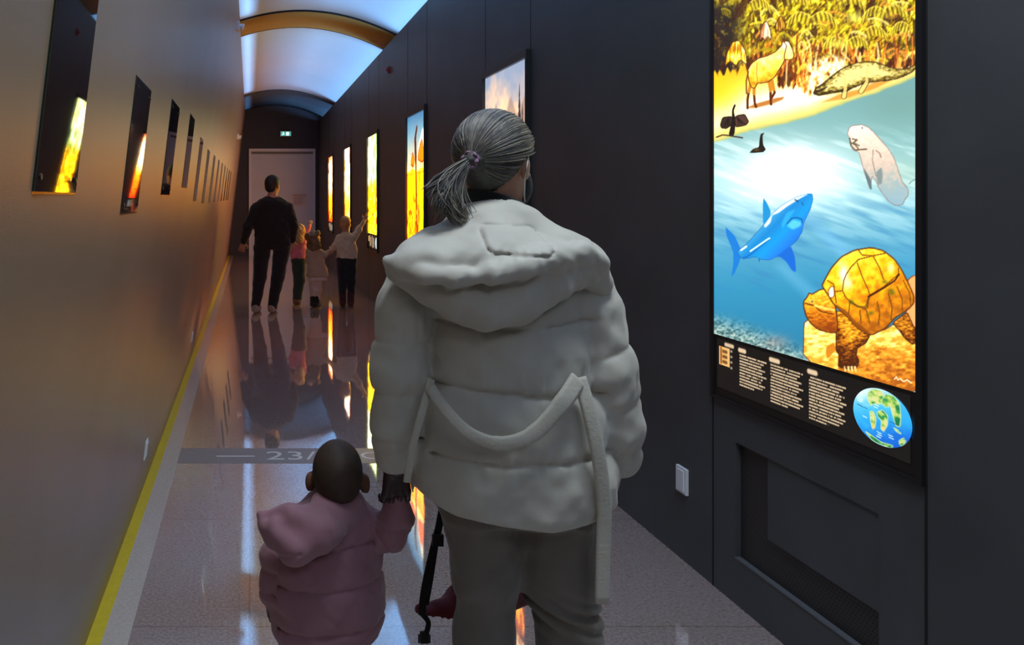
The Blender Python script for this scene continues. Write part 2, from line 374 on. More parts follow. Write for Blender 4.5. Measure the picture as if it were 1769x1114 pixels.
    c.poly(hb, C(250, 220, 60), .8, 1, C(110, 50, 12), 1.2, shade=lambda x, y, d: ramp(fbm(x/9, y/9, 2)*.28+(128-y+(x-1330)*-.25)/70*.42+.36, [(.3, (190, 110, 20)), (.45, (246, 200, 40)), (.62, (255, 244, 120)), (.8, (255, 255, 235))]))
    c.line(q1([(715, 405), (740, 440), (720, 520), (716, 570)]), C(130, 70, 20), 1.2, .8); c.line(q1([(370, 690), (350, 780), (352, 900)]), C(120, 60, 20), 2, .8)
    c.line(q1([(455, 610), (450, 700), (460, 790)]), C(200, 140, 40), 1.2, .7)
    # ---- crocodile
    def q2(a): return [(1420+x/5.57, y/5.57) for x, y in a]
    c.poly(q2([(10, 990), (200, 900), (420, 850), (560, 770), (700, 770), (520, 860), (250, 950), (60, 980)]), C(214, 150, 50), 2, .8)
    cr = q2([(-60, 905), (-40, 850), (40, 800), (120, 730), (200, 670), (330, 610), (460, 590), (560, 600), (680, 650), (800, 670), (880, 650), (935, 615), (940, 640), (900, 690), (800, 740), (680, 775), (560, 780), (440, 800), (330, 840), (260, 880), (140, 890), (60, 905), (0, 920)])
    for L in ([(240, 760), (250, 850), (235, 930)], [(460, 660), (455, 790), (400, 880)]):
        c.line(q2(L), C(110, 80, 20), 8.5, 1); c.line(q2(L), C(226, 206, 120), 6.2, 1)
    c.poly(cr, C(170, 150, 70), .8, 1, C(60, 40, 12), 1.2, shade=lambda x, y, d: ramp(fbm(x/4.2, y/2.0, 3)*.6+.06-d*.03+(125-y+(x-1500)*-.12)/60*.25+.03, [(.25, (60, 44, 14)), (.4, (130, 106, 36)), (.52, (190, 170, 80)), (.68, (240, 226, 150))]))
    c.poly(q2([(-60, 880), (20, 850), (90, 830), (20, 880), (-60, 905)]), C(60, 40, 20), .8, .9)
    for L in ([(240, 760), (250, 850), (235, 930)], [(460, 660), (455, 790), (400, 880)]): c.line(q2(L), C(232, 214, 130), 4.5, .9)
    # ---- diving birds
    c.line([(1241, 237), (1252, 233), (1262, 234), (1280, 237), (1286, 238)], C(70, 46, 30), 1.6, 1)
    c.poly([(1262, 234), (1268, 208), (1268, 190), (1272, 180), (1275, 181), (1271, 192), (1275, 208), (1272, 234)], C(26, 20, 22), .7)
    c.poly([(1248, 216), (1252, 203), (1266, 201), (1270, 206), (1267, 216), (1258, 222), (1250, 221)], C(56, 40, 34), .7, 1, C(20, 14, 14))
    c.poly([(1272, 206), (1276, 200), (1290, 197), (1297, 210), (1292, 216), (1282, 218), (1275, 219)], C(84, 56, 48), .7, 1, C(20, 14, 14))
    for k in range(4): c.line([(1252+k*4, 218), (1262, 204)], C(20, 14, 14), .7, .7); c.line([(1280+k*4, 215), (1277, 203)], C(20, 14, 14), .7, .7)
    c.poly([(1298, 264), (1305, 257), (1315, 254), (1316, 240), (1318, 231), (1325, 229), (1321, 234), (1322, 250), (1327, 258), (1322, 263), (1308, 264)], C(30, 26, 22), .6); c.blob(1311, 259, 5, 2.5, C(120, 84, 40), .8)
    # ---- sea cow
    def q5(a): return [(1440+x/6.19, 190+y/6.19) for x, y in a]
    mb_ = q5([(175, 250), (200, 180), (260, 162), (330, 158), (400, 185), (470, 250), (540, 330), (620, 420), (680, 520), (720, 640), (760, 760), (830, 850), (830, 910), (790, 960), (770, 1010), (700, 1025), (620, 980), (560, 900), (510, 830), (480, 760), (440, 700), (420, 850), (395, 780), (350, 640), (320, 520), (300, 450), (240, 430), (205, 370), (195, 300)])
    c.poly(mb_, C(240, 220, 205), 1, .93, C(150, 120, 110), .8, shade=lambda x, y, d: ramp((y-190)/165+(fbm(x/5, y/5)-.5)*.25, [(0, (250, 240, 238)), (.35, (246, 218, 200)), (.6, (214, 196, 180)), (.8, (168, 184, 184)), (1, (150, 182, 196))]))
    c.poly(q5([(350, 620), (390, 680), (425, 740), (440, 850), (420, 850), (380, 740)]), C(96, 116, 122), .8, .9)
    c.poly(q5([(480, 670), (540, 610), (555, 700), (545, 790), (500, 800)]), C(120, 138, 140), 1.4, .75)
    c.line(q5([(450, 430), (445, 540), (480, 700)]), C(140, 130, 118), 1, .7); c.line(q5([(480, 432), (520, 460), (538, 505)]), C(120, 100, 90), .9, .8)
    for L in ([(200, 300), (215, 380), (260, 430), (320, 420), (380, 420)], [(230, 310), (280, 320), (240, 350), (300, 380)], [(215, 350), (255, 370), (290, 410)]): c.line(q5(L), C(96, 86, 56), 1.8, .85)
    c.blob(1494, 221, 1.3, 1.3, C(60, 50, 50), 1, 1); c.line(q5([(835, 790), (880, 750), (960, 720)]), C(110, 140, 150), .8, .8)
    # ---- shark
    def q3(a): return [(1230+x/5.57, 300+y/5.57) for x, y in a]
    c.poly(q3([(512, 490), (510, 300), (516, 232), (550, 280), (590, 370), (560, 450)]), C(30, 150, 205), .8, 1)
    c.poly(q3([(300, 740), (280, 690), (240, 600), (190, 550), (148, 512), (160, 600), (200, 690), (225, 760), (225, 860), (205, 1000), (240, 950), (280, 860), (300, 790)]), C(24, 128, 205), .8, 1)
    sb = q3([(262, 745), (340, 690), (430, 590), (520, 490), (600, 385), (700, 300), (830, 225), (960, 190), (990, 200), (995, 250), (970, 340), (930, 420), (900, 490), (890, 560), (840, 640), (780, 695), (700, 760), (640, 800), (580, 830), (500, 825), (440, 800), (350, 815), (300, 815)])
    def sh(x, y, d):
        u = (x-1280)/130; v_ = (y-(470-1.02*(x-1275)))/60
        col = ramp(v_, [(-.9, (220, 240, 250)), (-.6, (70, 170, 215)), (-.2, (24, 140, 205)), (.25, (20, 160, 220)), (.6, (34, 140, 225)), (1.1, (20, 110, 205))])
        return col
    c.poly(sb, C(30, 150, 215), .8, 1, C(20, 100, 170), .6, shade=sh)
    c.poly(q3([(518, 500), (600, 388), (700, 302), (830, 226), (960, 190), (850, 250), (740, 318), (660, 378), (600, 400), (585, 470), (535, 520)]), C(248, 248, 255), 1.4, .92)
    c.poly(q3([(640, 800), (780, 690), (820, 800), (832, 950), (790, 930), (740, 850), (680, 800)]), C(24, 110, 205), .8, 1)
    c.poly(q3([(300, 810), (360, 790), (440, 730), (540, 650), (580, 620), (560, 650), (470, 720), (400, 780), (330, 825)]), C(10, 110, 190), .8, .9)
    c.line(q3([(390, 745), (470, 690), (550, 635), (575, 620)]), C(225, 246, 255), 1.8, .95); c.line(q3([(300, 735), (350, 700)]), C(235, 250, 255), 2.4, .9)
    c.line(q3([(745, 480), (790, 430), (840, 420), (890, 440), (890, 470)]), C(14, 96, 170), 1.6, .9); c.poly(q3([(740, 500), (800, 440), (880, 460), (880, 500), (800, 540)]), C(120, 220, 238), 2.2, .7)
    c.line(q3([(820, 250), (850, 265)]), C(10, 60, 110), 1.6, .9); c.line(q3([(900, 300), (890, 280)]), C(10, 90, 150), 1.2, .8); c.poly(q3([(690, 480), (740, 370), (830, 340), (740, 470), (700, 530)]), C(60, 190, 235), 2.5, .6)
    c.poly(q3([(465, 820), (485, 820), (478, 855)]), C(20, 110, 190), .6, 1)
    # ---- rock and turtle
    def q4(a): return [(1380+x/4.64, 420+y/4.64) for x, y in a]
    c.poly(q4([(890, 300), (940, 260), (1000, 255), (1010, 700), (880, 640)]), C(250, 180, 110), .8, 1, C(130, 60, 20))
    rk = q4([(60, 640), (100, 610), (300, 640), (560, 700), (700, 700), (800, 640), (1010, 720), (1010, 1200), (500, 1120), (55, 930)])
    c.poly(rk, C(240, 190, 90), .8, 1, C(120, 60, 20), 1.2, shade=lambda x, y, d: ramp(fbm(x/9, y/4.5, 4)*.55+(x < 1452)*.17+(600-y)/150*.35+.12+((x > 1490) & (y < 600))*.12, [(.2, (176, 96, 20)), (.35, (226, 150, 34)), (.5, (246, 196, 70)), (.62, (255, 232, 130)), (.78, (255, 252, 215))]))
    c.poly(q4([(240, 830), (300, 795), (320, 850), (250, 930), (235, 880)]), C(206, 130, 20), 1.2, .9)
    skin = lambda x, y, d: ramp(fbm(x/4.5, y/2.2, 4)*.55+.22-d*.008+(540-y)/300, [(.3, (84, 36, 8)), (.42, (160, 84, 12)), (.52, (212, 138, 20)), (.66, (246, 200, 50))])
    c.poly(q4([(770, 640), (890, 550), (930, 640), (960, 700), (960, 800), (930, 810), (870, 760), (820, 690)]), C(130, 70, 20), .8, 1, C(60, 24, 6), 1.2, shade=skin)
    c.poly(q4([(310, 540), (420, 560), (580, 660), (590, 740), (560, 800), (490, 840), (480, 900), (505, 940), (490, 990), (440, 1010), (380, 1000), (335, 990), (345, 900), (318, 860), (320, 700)]), C(180, 110, 20), .8, 1, C(70, 30, 8), 1.2, shade=skin)
    hd = q4([(56, 470), (90, 425), (100, 400), (125, 410), (190, 372), (250, 365), (300, 440), (320, 540), (330, 640), (330, 720), (250, 715), (170, 690), (110, 640), (75, 580), (60, 520)])
    c.poly(hd, C(214, 150, 30), .8, 1, C(80, 34, 8), 1.3, shade=lambda x, y, d: ramp(fbm(x/5, y/2.4, 3)*.4-(y-525)/70*.5+.34, [(.2, (150, 66, 10)), (.4, (206, 116, 14)), (.55, (238, 178, 30)), (.75, (255, 226, 70))]))
    c.line(q4([(70, 480), (140, 500), (200, 550), (300, 570)]), C(110, 46, 10), 1.4, .9); c.line(q4([(150, 500), (220, 520), (300, 535)]), C(255, 226, 110), 3.5, .8)
    c.blob(1380+123/4.64, 420+468/4.64, 3, 3, C(250, 220, 150), 1, 1); c.blob(1380+125/4.64, 420+468/4.64, 1.5, 1.5, C(20, 10, 6), 1, 1)
    shl = q4([(205, 340), (230, 290), (280, 200), (360, 110), (470, 55), (600, 35), (700, 60), (790, 130), (850, 220), (900, 320), (945, 420), (945, 480), (900, 530), (790, 600), (720, 680), (600, 740), (500, 690), (420, 600), (300, 490), (250, 410)])
    c.poly(shl, C(240, 190, 20), .8, 1, C(90, 40, 8), 1.6, shade=lambda x, y, d: ramp(fbm(x/8, y/8, 3)*.35+(560-y)/170*.5-(x-1490)/200*.28+.12, [(.2, (176, 96, 8)), (.38, (226, 150, 10)), (.52, (248, 196, 16)), (.68, (255, 224, 60)), (.85, (255, 246, 160))]))
    c.blob(1462, 474, 9, 20, C(255, 255, 255), .95, 1.3); c.blob(1470, 490, 7, 10, C(255, 255, 250), .7); c.blob(1544, 463, 6, 8, C(255, 250, 200), .8)
    dk = C(120, 62, 8)
    for L in ([(490, 160), (530, 270), (580, 380), (590, 420)], [(500, 130), (620, 100), (720, 80)], [(620, 110), (670, 200), (700, 290)], [(380, 300), (400, 250), (440, 190), (500, 130)], [(380, 300), (370, 380), (400, 440), (500, 510), (560, 530)], [(300, 390), (370, 380)], [(570, 520), (585, 420), (700, 350), (820, 250), (820, 200)], [(560, 530), (590, 640)], [(500, 60), (530, 95), (620, 100)], [(650, 470), (670, 560), (660, 650)], [(740, 400), (770, 520), (760, 610)], [(810, 350), (850, 450), (850, 540)], [(860, 300), (910, 400), (920, 500)], [(430, 480), (420, 560)], [(510, 540), (520, 640)], [(250, 300), (300, 330), (320, 480)]):
        c.line(q4(L), dk, 1.3, .85)
    c.line(q4([(580, 430), (700, 360), (790, 300), (825, 250)]), C(70, 20, 8), 2.4, .9); c.line(q4([(430, 470), (500, 510), (560, 510), (580, 440)]), C(84, 60, 10), 3, .55)
    for x, y in ((710, 310), (760, 380), (770, 400), (600, 560), (440, 470)): c.blob(1380+x/4.64, 420+y/4.64, 5, 3.5, C(90, 96, 20), .7)
    c.poly(q4([(300, 490), (420, 600), (500, 690), (600, 740), (560, 690), (470, 620), (400, 540), (320, 490)]), C(140, 70, 10), 1, .8)
    c.poly(q4([(255, 380), (280, 345), (300, 350), (305, 420), (285, 440), (262, 430)]), C(255, 244, 220), .8, 1, C(150, 80, 20))
    for k in range(4): c.line(q4([(350+k*35, 930), (360+k*38, 1000+k*4)]), C(70, 30, 6), 1.1, .8); c.poly(q4([(380+k*26, 985), (400+k*26, 985), (400+k*28, 1030), (388+k*28, 1030)]), C(250, 226, 150), .6, .9)
    c.line([(1550, 655), (1553, 651), (1556, 656), (1560, 654), (1566, 659), (1572, 656), (1580, 662)], C(255, 250, 220), .8, .9)
    return I
# ---- other pictures on a 100 x 150 unit plane
def art_conifers(X, Y):
    c = Canvas(X, Y); n = fbm(X/22, Y/16, 4)
    c.img[:] = ramp(n*.5+Y/150*.6, [(.2, (168, 176, 190)), (.35, (196, 188, 186)), (.5, (232, 208, 184)), (.62, (240, 214, 176)), (.8, (226, 150, 70)), (1, (214, 112, 20))])
    c.poly([(20, 70), (45, 45), (62, 20), (78, 38), (100, 18), (100, 80)], C(178, 160, 150), 2, .7)
    rr = np.random.RandomState(5)
    for k in range(16):
        x = [28, 82][k] if k < 2 else (6+rr.rand()*92); h = [62, 70][k] if k < 2 else 16+rr.rand()*(14+x*.35); y = 84+rr.rand()*6
        for q in range(9):
            w_ = (q+1)*h/9*.13+.6; yy = y-h+q*h/9; c.poly([(x-w_, yy+h/7), (x, yy-1), (x+w_, yy+h/7)], C(84, 74, 84)*(.8+rr.rand()*.5), .5, .85)
    k = sstep(74, 92, Y)*sstep(20, 60, X+Y*.4); t_ = fbm(X/3, Y/6, 4)
    mixc(c.img, ramp(t_, [(.3, (90, 60, 50)), (.45, (176, 120, 80)), (.55, (236, 200, 160)), (.7, (255, 240, 214))]), k*.9)
    k2 = sstep(100, 116, Y); mixc(c.img, ramp(fbm(X/5, Y/8, 4), [(.3, (150, 60, 6)), (.45, (226, 130, 10)), (.6, (255, 196, 30)), (.75, (255, 236, 120))]), k2)
    return c.img
def art_savanna(X, Y):
    c = Canvas(X, Y)
    c.img[:] = ramp(Y/150+(fbm(X/30, Y/9, 3)-.5)*.06, [(0, (88, 118, 138)), (.15, (122, 142, 150)), (.3, (160, 158, 146)), (.41, (246, 214, 150)), (.43, (252, 180, 30)), (.7, (255, 172, 26)), (1, (250, 150, 20))])
    c.poly([(60, 40), (85, 18), (100, 26), (100, 60)], C(240, 214, 186), 3, .6)
    c.poly([(47, 70), (43, 48), (40, 28), (46, 20), (54, 12), (58, 16), (50, 26), (53, 48), (55, 100), (56, 128), (50, 126)], C(96, 44, 20), .8, 1)
    for P in ([(18, 56), (30, 42), (42, 50), (38, 60)], [(58, 52), (70, 36), (82, 30), (90, 44), (98, 50), (84, 56)]): c.poly(P, C(232, 130, 20), .8, 1, C(110, 50, 10), 1)
    for x in (20, 28, 66, 74, 84): c.line([(x, 56), (x+1, 76)], C(90, 56, 30), 1.4, .9)
    t_ = fbm(X/4, Y/7, 4); mixc(c.img, C(178, 84, 10), np.clip((t_-.54)*5, 0, .8)*sstep(84, 100, Y)); mixc(c.img, C(255, 226, 90), np.clip((.44-t_)*5, 0, .7)*sstep(90, 110, Y))
    for k in range(7): c.line([(45+k*3, 118+k % 3*4), (44+k*3, 148)], C(120, 50, 10), 1.4, .8)
    c.line([(0, 68), (100, 66)], C(200, 130, 40), 1, .7)
    return c.img
def art_forest(X, Y):
    c = Canvas(X, Y); t_ = fbm(X/5, Y/26, 4); u = fbm(X/4, Y/6, 4)
    a = ramp(t_, [(.3, (70, 100, 50)), (.42, (170, 186, 120)), (.5, (236, 240, 200)), (.62, (252, 252, 224)), (.75, (190, 200, 60))])
    b = ramp(u, [(.28, (150, 90, 4)), (.42, (232, 160, 6)), (.55, (255, 206, 16)), (.7, (255, 240, 120))])
    k = sstep(60, 92, Y+(t_-.5)*30); c.img[:] = a*(1-k[:, None])+b*k[:, None]
    for x, w_ in ((18, 4), (34, 6), (58, 3), (80, 7), (92, 4)):
        c.line([(x, 0), (x+2, 70), (x-3, 120)], C(120, 104, 30) if w_ < 6 else C(60, 84, 40), w_, .7)
    mixc(c.img, C(96, 120, 60), sstep(88, 96, X+(u-.5)*10)*.8*sstep(110, 60, Y))
    return c.img
def art_dawn(X, Y):
    c = Canvas(X, Y); t_ = fbm(X/7, Y/30, 4); u = fbm(X/6, Y/9, 4)
    c.img[:] = ramp(Y/150+(u-.5)*.25, [(0, (246, 226, 220)), (.3, (255, 240, 214)), (.55, (255, 226, 150)), (.75, (255, 196, 60)), (1, (255, 220, 180))])
    mixc(c.img, C(196, 116, 50), np.clip((t_-.5)*5, 0, .85)); mixc(c.img, C(120, 60, 30), np.clip((fbm(X/3+8, Y/18, 3)-.57)*7, 0, .7))
    return c.img
def art_fire(X, Y):
    c = Canvas(X, Y); u = fbm(X/9, Y/14, 4); dd = np.hypot((X-50)/50, (Y-50)/62)
    c.img[:] = ramp(Y/150+(u-.5)*.4, [(0, (200, 110, 60)), (.15, (255, 226, 196)), (.45, (255, 240, 200)), (.6, (255, 180, 50)), (.85, (240, 130, 10)), (1, (190, 80, 6))])
    mixc(c.img, C(150, 60, 20), np.clip((fbm(X/5, Y/8, 4)-.55)*6, 0, .8))
    return c.img
def art_caption(X, Y):
    """100 x 24 units: heading and three columns of body text on black"""
    c = Canvas(X, Y); c.img[:] = C(18, 16, 14); warm = C(222, 196, 160)
    def col(x0, x1, y0, n, dy, head):
        c.line([(x0, y0), (x0+head, y0)], warm*1.05, 1.0, 1)
        for k in range(n):
            y = y0+2.0+k*dy; xe = x1-(k*7 % 5)*.8 if k < n-1 else x0+(x1-x0)*.55
            m = (X > x0) & (X < xe) & (np.abs(Y-y) < dy*.5); gl = vnoise(X[m]*3.1, np.full(m.sum(), k*7.3))
            sub = c.img[m]; mixc(sub, warm, (1-sstep(dy*.2, dy*.34, np.abs(Y[m]-y)))*sstep(.12, .3, gl)*.95); c.img[m] = sub
    return c, col
def art_caption_big(X, Y):
    c, col = art_caption(X, Y)
    col(15.5, 32.5, 2.3, 11, 1.22, 3.5); col(35, 53, 2.2, 13, 1.17, 4.5); col(56, 74, 2.2, 14, 1.13, 3.5)
    m = (X > 1.5) & (X < 8.8) & (Y > 3.2) & (Y < 11); c.img[m] = C(250, 196, 120)
    for y in (5, 7.2, 9.4): c.line([(4.4, y), (6.6, y)], C(110, 70, 30), .5, .9)
    c.line([(2.8, 4), (2.8, 10)], C(150, 90, 40), .5, .9)
    c.line([(6, 1.8), (11, 1.8)], C(222, 196, 160), .8, 1)
    for y in (4, 6.3, 8.6, 11): c.blob(10, y, .8, .55, C(226, 206, 180), 1, 1.2)
    return c.img
def art_caption_small(X, Y):
    c, col = art_caption(X, Y)
    c.img[:] = C(20, 18, 16)
    col(14, 36, 3, 10, 1.5, 4); col(40, 62, 3, 11, 1.5, 4)
    m = (X > 2) & (X < 10) & (Y > 3) & (Y < 12); c.img[m] = C(250, 200, 120)
    d = np.hypot((X-82)/12, (Y-11.5)/9); mixc(c.img, C(200, 214, 214), 1-sstep(.95, 1.02, d))
    return c.img
def art_map(X, Y):
    """world map disc, -1..1"""
    c = Canvas(X*100, Y*100); x, y = X*100, Y*100
    c.img[:] = ramp((Y+X*.5)*.5+.5+(fbm(X*4, Y*4)-.5)*.3, [(0, (190, 222, 240)), (.25, (80, 190, 228)), (.6, (40, 160, 226)), (.9, (20, 110, 210)), (1.2, (14, 80, 190))])
    land = lambda x_, y_, d: ramp(fbm(x_/14, y_/14, 3)+.08, [(.3, (20, 110, 60)), (.45, (60, 150, 70)), (.6, (150, 190, 70)), (.75, (214, 214, 130))])
    for P in ([(-50, -70), (-30, -92), (0, -95), (12, -70), (-5, -45), (-25, -40), (-38, -30), (-48, -48)],
              [(0, -60), (14, -88), (40, -90), (60, -70), (64, -30), (62, 10), (48, 12), (38, -20), (30, -50), (16, -42), (2, -48)],
              [(-40, -8), (-28, -12), (-18, 12), (-22, 44), (-32, 50), (-38, 20)],
              [(-14, -16), (4, -28), (22, -14), (20, 22), (8, 44), (-2, 42), (0, 12), (-14, 0)],
              [(58, 60), (72, 44), (80, 52), (72, 70), (62, 76)], [(-58, 70), (-30, 78), (0, 88), (40, 84), (30, 98), (-30, 96)], [(40, 20), (54, 24), (66, 34), (50, 32)]):
        c.poly(P, C(60, 150, 70), 2.5, .95, C(190, 220, 170), 2, shade=land)
    c.poly([(-34, 30), (-26, 20), (-22, 48), (-32, 56)], C(236, 196, 100), 3, .8); c.poly([(2, 26), (14, 30), (8, 50), (0, 44)], C(236, 206, 120), 3, .8)
    c.line([(-100, -20), (-50, -14)], C(10, 40, 90), 1.5, .8); c.line([(30, 4), (92, 10)], C(10, 40, 90), 1.5, .8)
    for (a, b_) in ((-82, -34), (-80, -42), (-26, -30), (-22, -38), (-14, 56), (-12, 64), (-16, 72), (24, 52), (26, 60), (-64, 18)):
        c.line([(a, b_), (a+13, b_+1.5)], C(220, 244, 255), 3, .75)
    c.blob(-70, -60, 30, 26, C(240, 250, 255), .5)
    return c.img

def srgb_lin(c): return np.where(c <= .04045, c/12.92, ((c+.055)/1.055)**2.4)
def painted_plane(name, x, y0, y1, z0, z1, ny, nz, fn, mat, parent, units=None, boost=1.8, edge=None):
    """flat print on the plane X = x, facing -X; its left edge is the far one (y1)"""
    ys = np.linspace(y1, y0, ny); zs = np.linspace(z1, z0, nz)
    Yg, Zg = np.meshgrid(ys, zs); Yf, Zf = Yg.ravel(), Zg.ravel()
    if units == 'plane': X = 431+FPX*XR/Yf; Y = 342-(Zf-EYE)*FPX/Yf
    else: X = (y1-Yf)/(y1-y0)*units[0]; Y = (z1-Zf)/(z1-z0)*units[1]
    I = np.clip(fn(X, Y), 0, 1); L = srgb_lin(I); L = L*(1+boost*L**2) if boost < 5 else L**1.9
    V = np.stack([np.full_like(Yf, x), Yf, Zf], 1).astype(np.float32)
    idx = np.arange(ny*nz).reshape(nz, ny); a, b, c_, d = idx[:-1, :-1], idx[:-1, 1:], idx[1:, 1:], idx[1:, :-1]
    F = np.stack([a, d, c_, b], -1).reshape(-1, 4)[:, ::-1]
    me = bpy.data.meshes.new(name); nq = len(F)
    me.vertices.add(len(V)); me.vertices.foreach_set('co', V.ravel())
    me.loops.add(nq*4); me.loops.foreach_set('vertex_index', F.ravel().astype(np.int32))
    me.polygons.add(nq); me.polygons.foreach_set('loop_start', np.arange(0, nq*4, 4, dtype=np.int32)); me.polygons.foreach_set('loop_total', np.full(nq, 4, np.int32))
    me.update(calc_edges=True); me.validate()
    ca = me.color_attributes.new('print', 'FLOAT_COLOR', 'POINT')
    ca.data.foreach_set('color', np.concatenate([L, np.ones((len(L), 1))], 1).astype(np.float32).ravel())
    return link_mesh(name, me, mat, parent)
M['print'] = paint_mat('backlit print', 1.15); PF = [None]+[paint_mat('bright backlit print', s_) for s_ in (2.2, 7, 14, 14, 14)]; M['print_dim'] = paint_mat('backlit caption', 1.0)

LB = [('large backlit picture of shark, turtle and sea cow below a jungle shore', art_shore, (364, 560), 'plane'),
      ('backlit picture of pale conifers and peaks, partly behind the woman\'s head', art_conifers, (110, 165), (100, 150)),
      ('backlit picture with blue sky over an orange plain, left of the woman\'s ponytail', art_savanna, (60, 130), (100, 150)),
      ('backlit yellow and green forest picture the tallest child points at', art_forest, (50, 130), (100, 150)),
      ('backlit pinkish white picture just above the tallest child\'s head', art_dawn, (36, 100), (100, 150)),
      ('narrow orange backlit picture farthest down the dark right wall', art_fire, (36, 100), (100, 150))]
for k, (lab, fn, (ny, nz), un) in enumerate(LB):
    y0 = 2.066+2.88*k; y1 = y0+.902; zt, zb, zc = 2.37, .965, .725
    t = empty('lightbox_picture', (XR, (y0+y1)/2, zc)); tag(t, lab, 'lightbox', 'backlit pictures along the dark wall')
    xf = XR-.030 if k else XR-.012
    bd = .018; mbx = MB()
    mbx.box(xf, XR, y0-.02, y0, zc-.0, zt+.05); mbx.box(xf, XR, y1, y1+.02, zc-.0, zt+.05); mbx.box(xf, XR, y0, y1, zt, zt+.05); mbx.box(xf, XR, y0, y1, zc, zc+.012)
    mbx.build('frame', M['black'], t)
    MB().box(XR-.006, XR+.0, y0, y1, zc+.012, zb).build('caption_board', M['blackboard'], t)
    MB().box(XR-.006, XR+.0, y0, y1, zb, zt).build('backing', M['black'], t)
    painted_plane('picture', XR-.0075, y0, y1, zb, zt, ny, nz, fn, PF[k] or M['print'], t, un, .45 if k == 0 else 9)
    if k == 0:
        painted_plane('caption_text', XR-.0075, y0+.02, y1-.02, zb-.195, zb-.012, 460, 130, lambda X, Y: art_caption_big(X, Y), M['print_dim'], t, (100, 21), .1)
        ym, zm, RA, RB = 2.180, .868, .1015, .0785     # disc, wider than high
        n_r, n_a = 60, 140; vs = [(0, 0)]+[(r_/n_r*math.cos(a*2*math.pi/n_a), r_/n_r*math.sin(a*2*math.pi/n_a)) for r_ in range(1, n_r+1) for a in range(n_a)]
        vs = np.array(vs); L = srgb_lin(np.clip(art_map(vs[:, 0], -vs[:, 1]), 0, 1)); fs = [(0, 1+a, 1+(a+1) % n_a) for a in range(n_a)]
        for r_ in range(n_r-1):
            fs += [(1+r_*n_a+a, 1+(r_+1)*n_a+a, 1+(r_+1)*n_a+(a+1) % n_a, 1+r_*n_a+(a+1) % n_a) for a in range(n_a)]
        me = bpy.data.meshes.new('world_map'); me.from_pydata([(XR-.0092, ym-v[0]*RA, zm+v[1]*RB) for v in vs], [], fs); me.update()
        ca = me.color_attributes.new('print', 'FLOAT_COLOR', 'POINT'); ca.data.foreach_set('color', np.concatenate([L*1.1, np.ones((len(L), 1))], 1).astype(np.float32).ravel())
        link_mesh('world_map', me, M['print'], t)
    else:
        painted_plane('caption_text', XR-.0075, y0+.02, y1-.02, zb-.20, zb-.012, 100, 30, art_caption_small, M['print_dim'], t, (100, 21), .3)

# ------------------------------------------------------------------ glossy panels on the leaning left wall
M['glass'] = material('dark glossy panel glass', (.012, .011, .013), .025, 1.0); M['glass'].node_tree.nodes['Principled BSDF'].inputs['IOR'].default_value = 1.9
M['glassedge'] = material('green glass edge', (.02, .05, .03), .2, .8)
LP = [(1.335, 1.67, 1.487, 1.98), (2.285, 2.63, 1.43, 1.835), (3.27, 3.62, 1.49, 1.89), (4.22, 4.56, 1.535, 1.93), (5.2, 5.5, 1.46, 1.88)]
LP += [(6.15+1.02*i, 6.47+1.02*i, 1.44, 1.86+.01*i) for i in range(8)]
LP = [(a*.984, b*.984, c, d) for a, b, c, d in LP]
LL = ['largest dark glossy picture on the left wall, nearest the camera, with yellow reflection',
      'second dark glossy picture along the left wall, with an orange reflection',
      'third dark glossy picture along the left wall', 'fourth glossy picture along the left wall, just higher than its neighbours', 'fifth narrow glossy picture on the left wall']
FL = ['%s thin glossy picture along the left wall, counted from the camera' % w_ for w_ in ('sixth', 'seventh', 'eighth', 'ninth', 'tenth', 'eleventh', 'twelfth')]+['thin glossy picture farthest down the left wall']
for i, (y0, y1, z0, z1) in enumerate(LP):
    t = empty('wall_picture', (xl(z0), y0, z0))
    tag(t, LL[i] if i < 5 else FL[i-5], 'picture', 'glossy pictures on the left wall' if i < 5 else 'far row of glossy pictures on the left wall')
    def slab(name, off0, off1, ins, mat, tw=0):
        A = []
        for o_ in (off0, off1):
            A += [(xl(z)+o_+(tw*(y1-y)/(y1-y0) if o_ > .005 else 0), y, z) for (y, z) in ((y0+ins, z0+ins), (y1-ins, z0+ins), (y1-ins, z1-ins), (y0+ins, z1-ins))]
        return MB().hexa(A).build(name, mat, t)
    slab('panel', 0, .004, 0, M['glassedge']); slab('glass', .0041, .0055, .004, M['glass'], .0024 if i == 0 else 0)
    if i < 3:
        for yy, zz in ((y0+.03, z0+.03), (y1-.03, z0+.03), (y0+.03, z1-.03), (y1-.03, z1-.03)):
            MB().tube([(xl(zz)+.007, yy, zz), (xl(zz)+.010, yy, zz)], .006, 10).build('fixing_screw', M['black'], t)

# ------------------------------------------------------------------ sockets, alarm button, sign, door
def socket(x, y, z, w, h, side, lab, name='wall_socket', cat='socket'):
    t = empty(name, (x, y, z)); tag(t, lab, cat)
    s = -1 if side > 0 else 1
    def bx(a, b, hy, hz, nm, mat, dz=0):
        A = []
        for o_ in (a, b):
            A += [((x if side > 0 else xl(z+dz+q))+s*o_, y+p, z+dz+q) for p, q in ((-hy, -hz), (hy, -hz), (hy, hz), (-hy, hz))]
        return MB().hexa(A).build(nm, mat, t, bevel=.0015)
    bx(0, .012, w/2, h/2, 'cover_plate', M['white'])
    bx(.0115, .016, w*.32, h*.2, 'outlet', M['white'], h*.2); bx(.0115, .016, w*.32, h*.2, 'outlet', M['white'], -h*.2)
socket(XR, 3.19, .33, .075, .105, 1, 'white double wall socket low on the dark right wall beside the grille bay')
def left_d(px, py): return FPX*-.3714/((px-VX)+LEAN*(py-VY))
d_ = left_d(249, 776); socket(xl(EYE-(776-342)*d_/FPX), d_, EYE-(776-342)*d_/FPX, .07, .09, -1, 'white socket low on the left wall, the nearer of two')
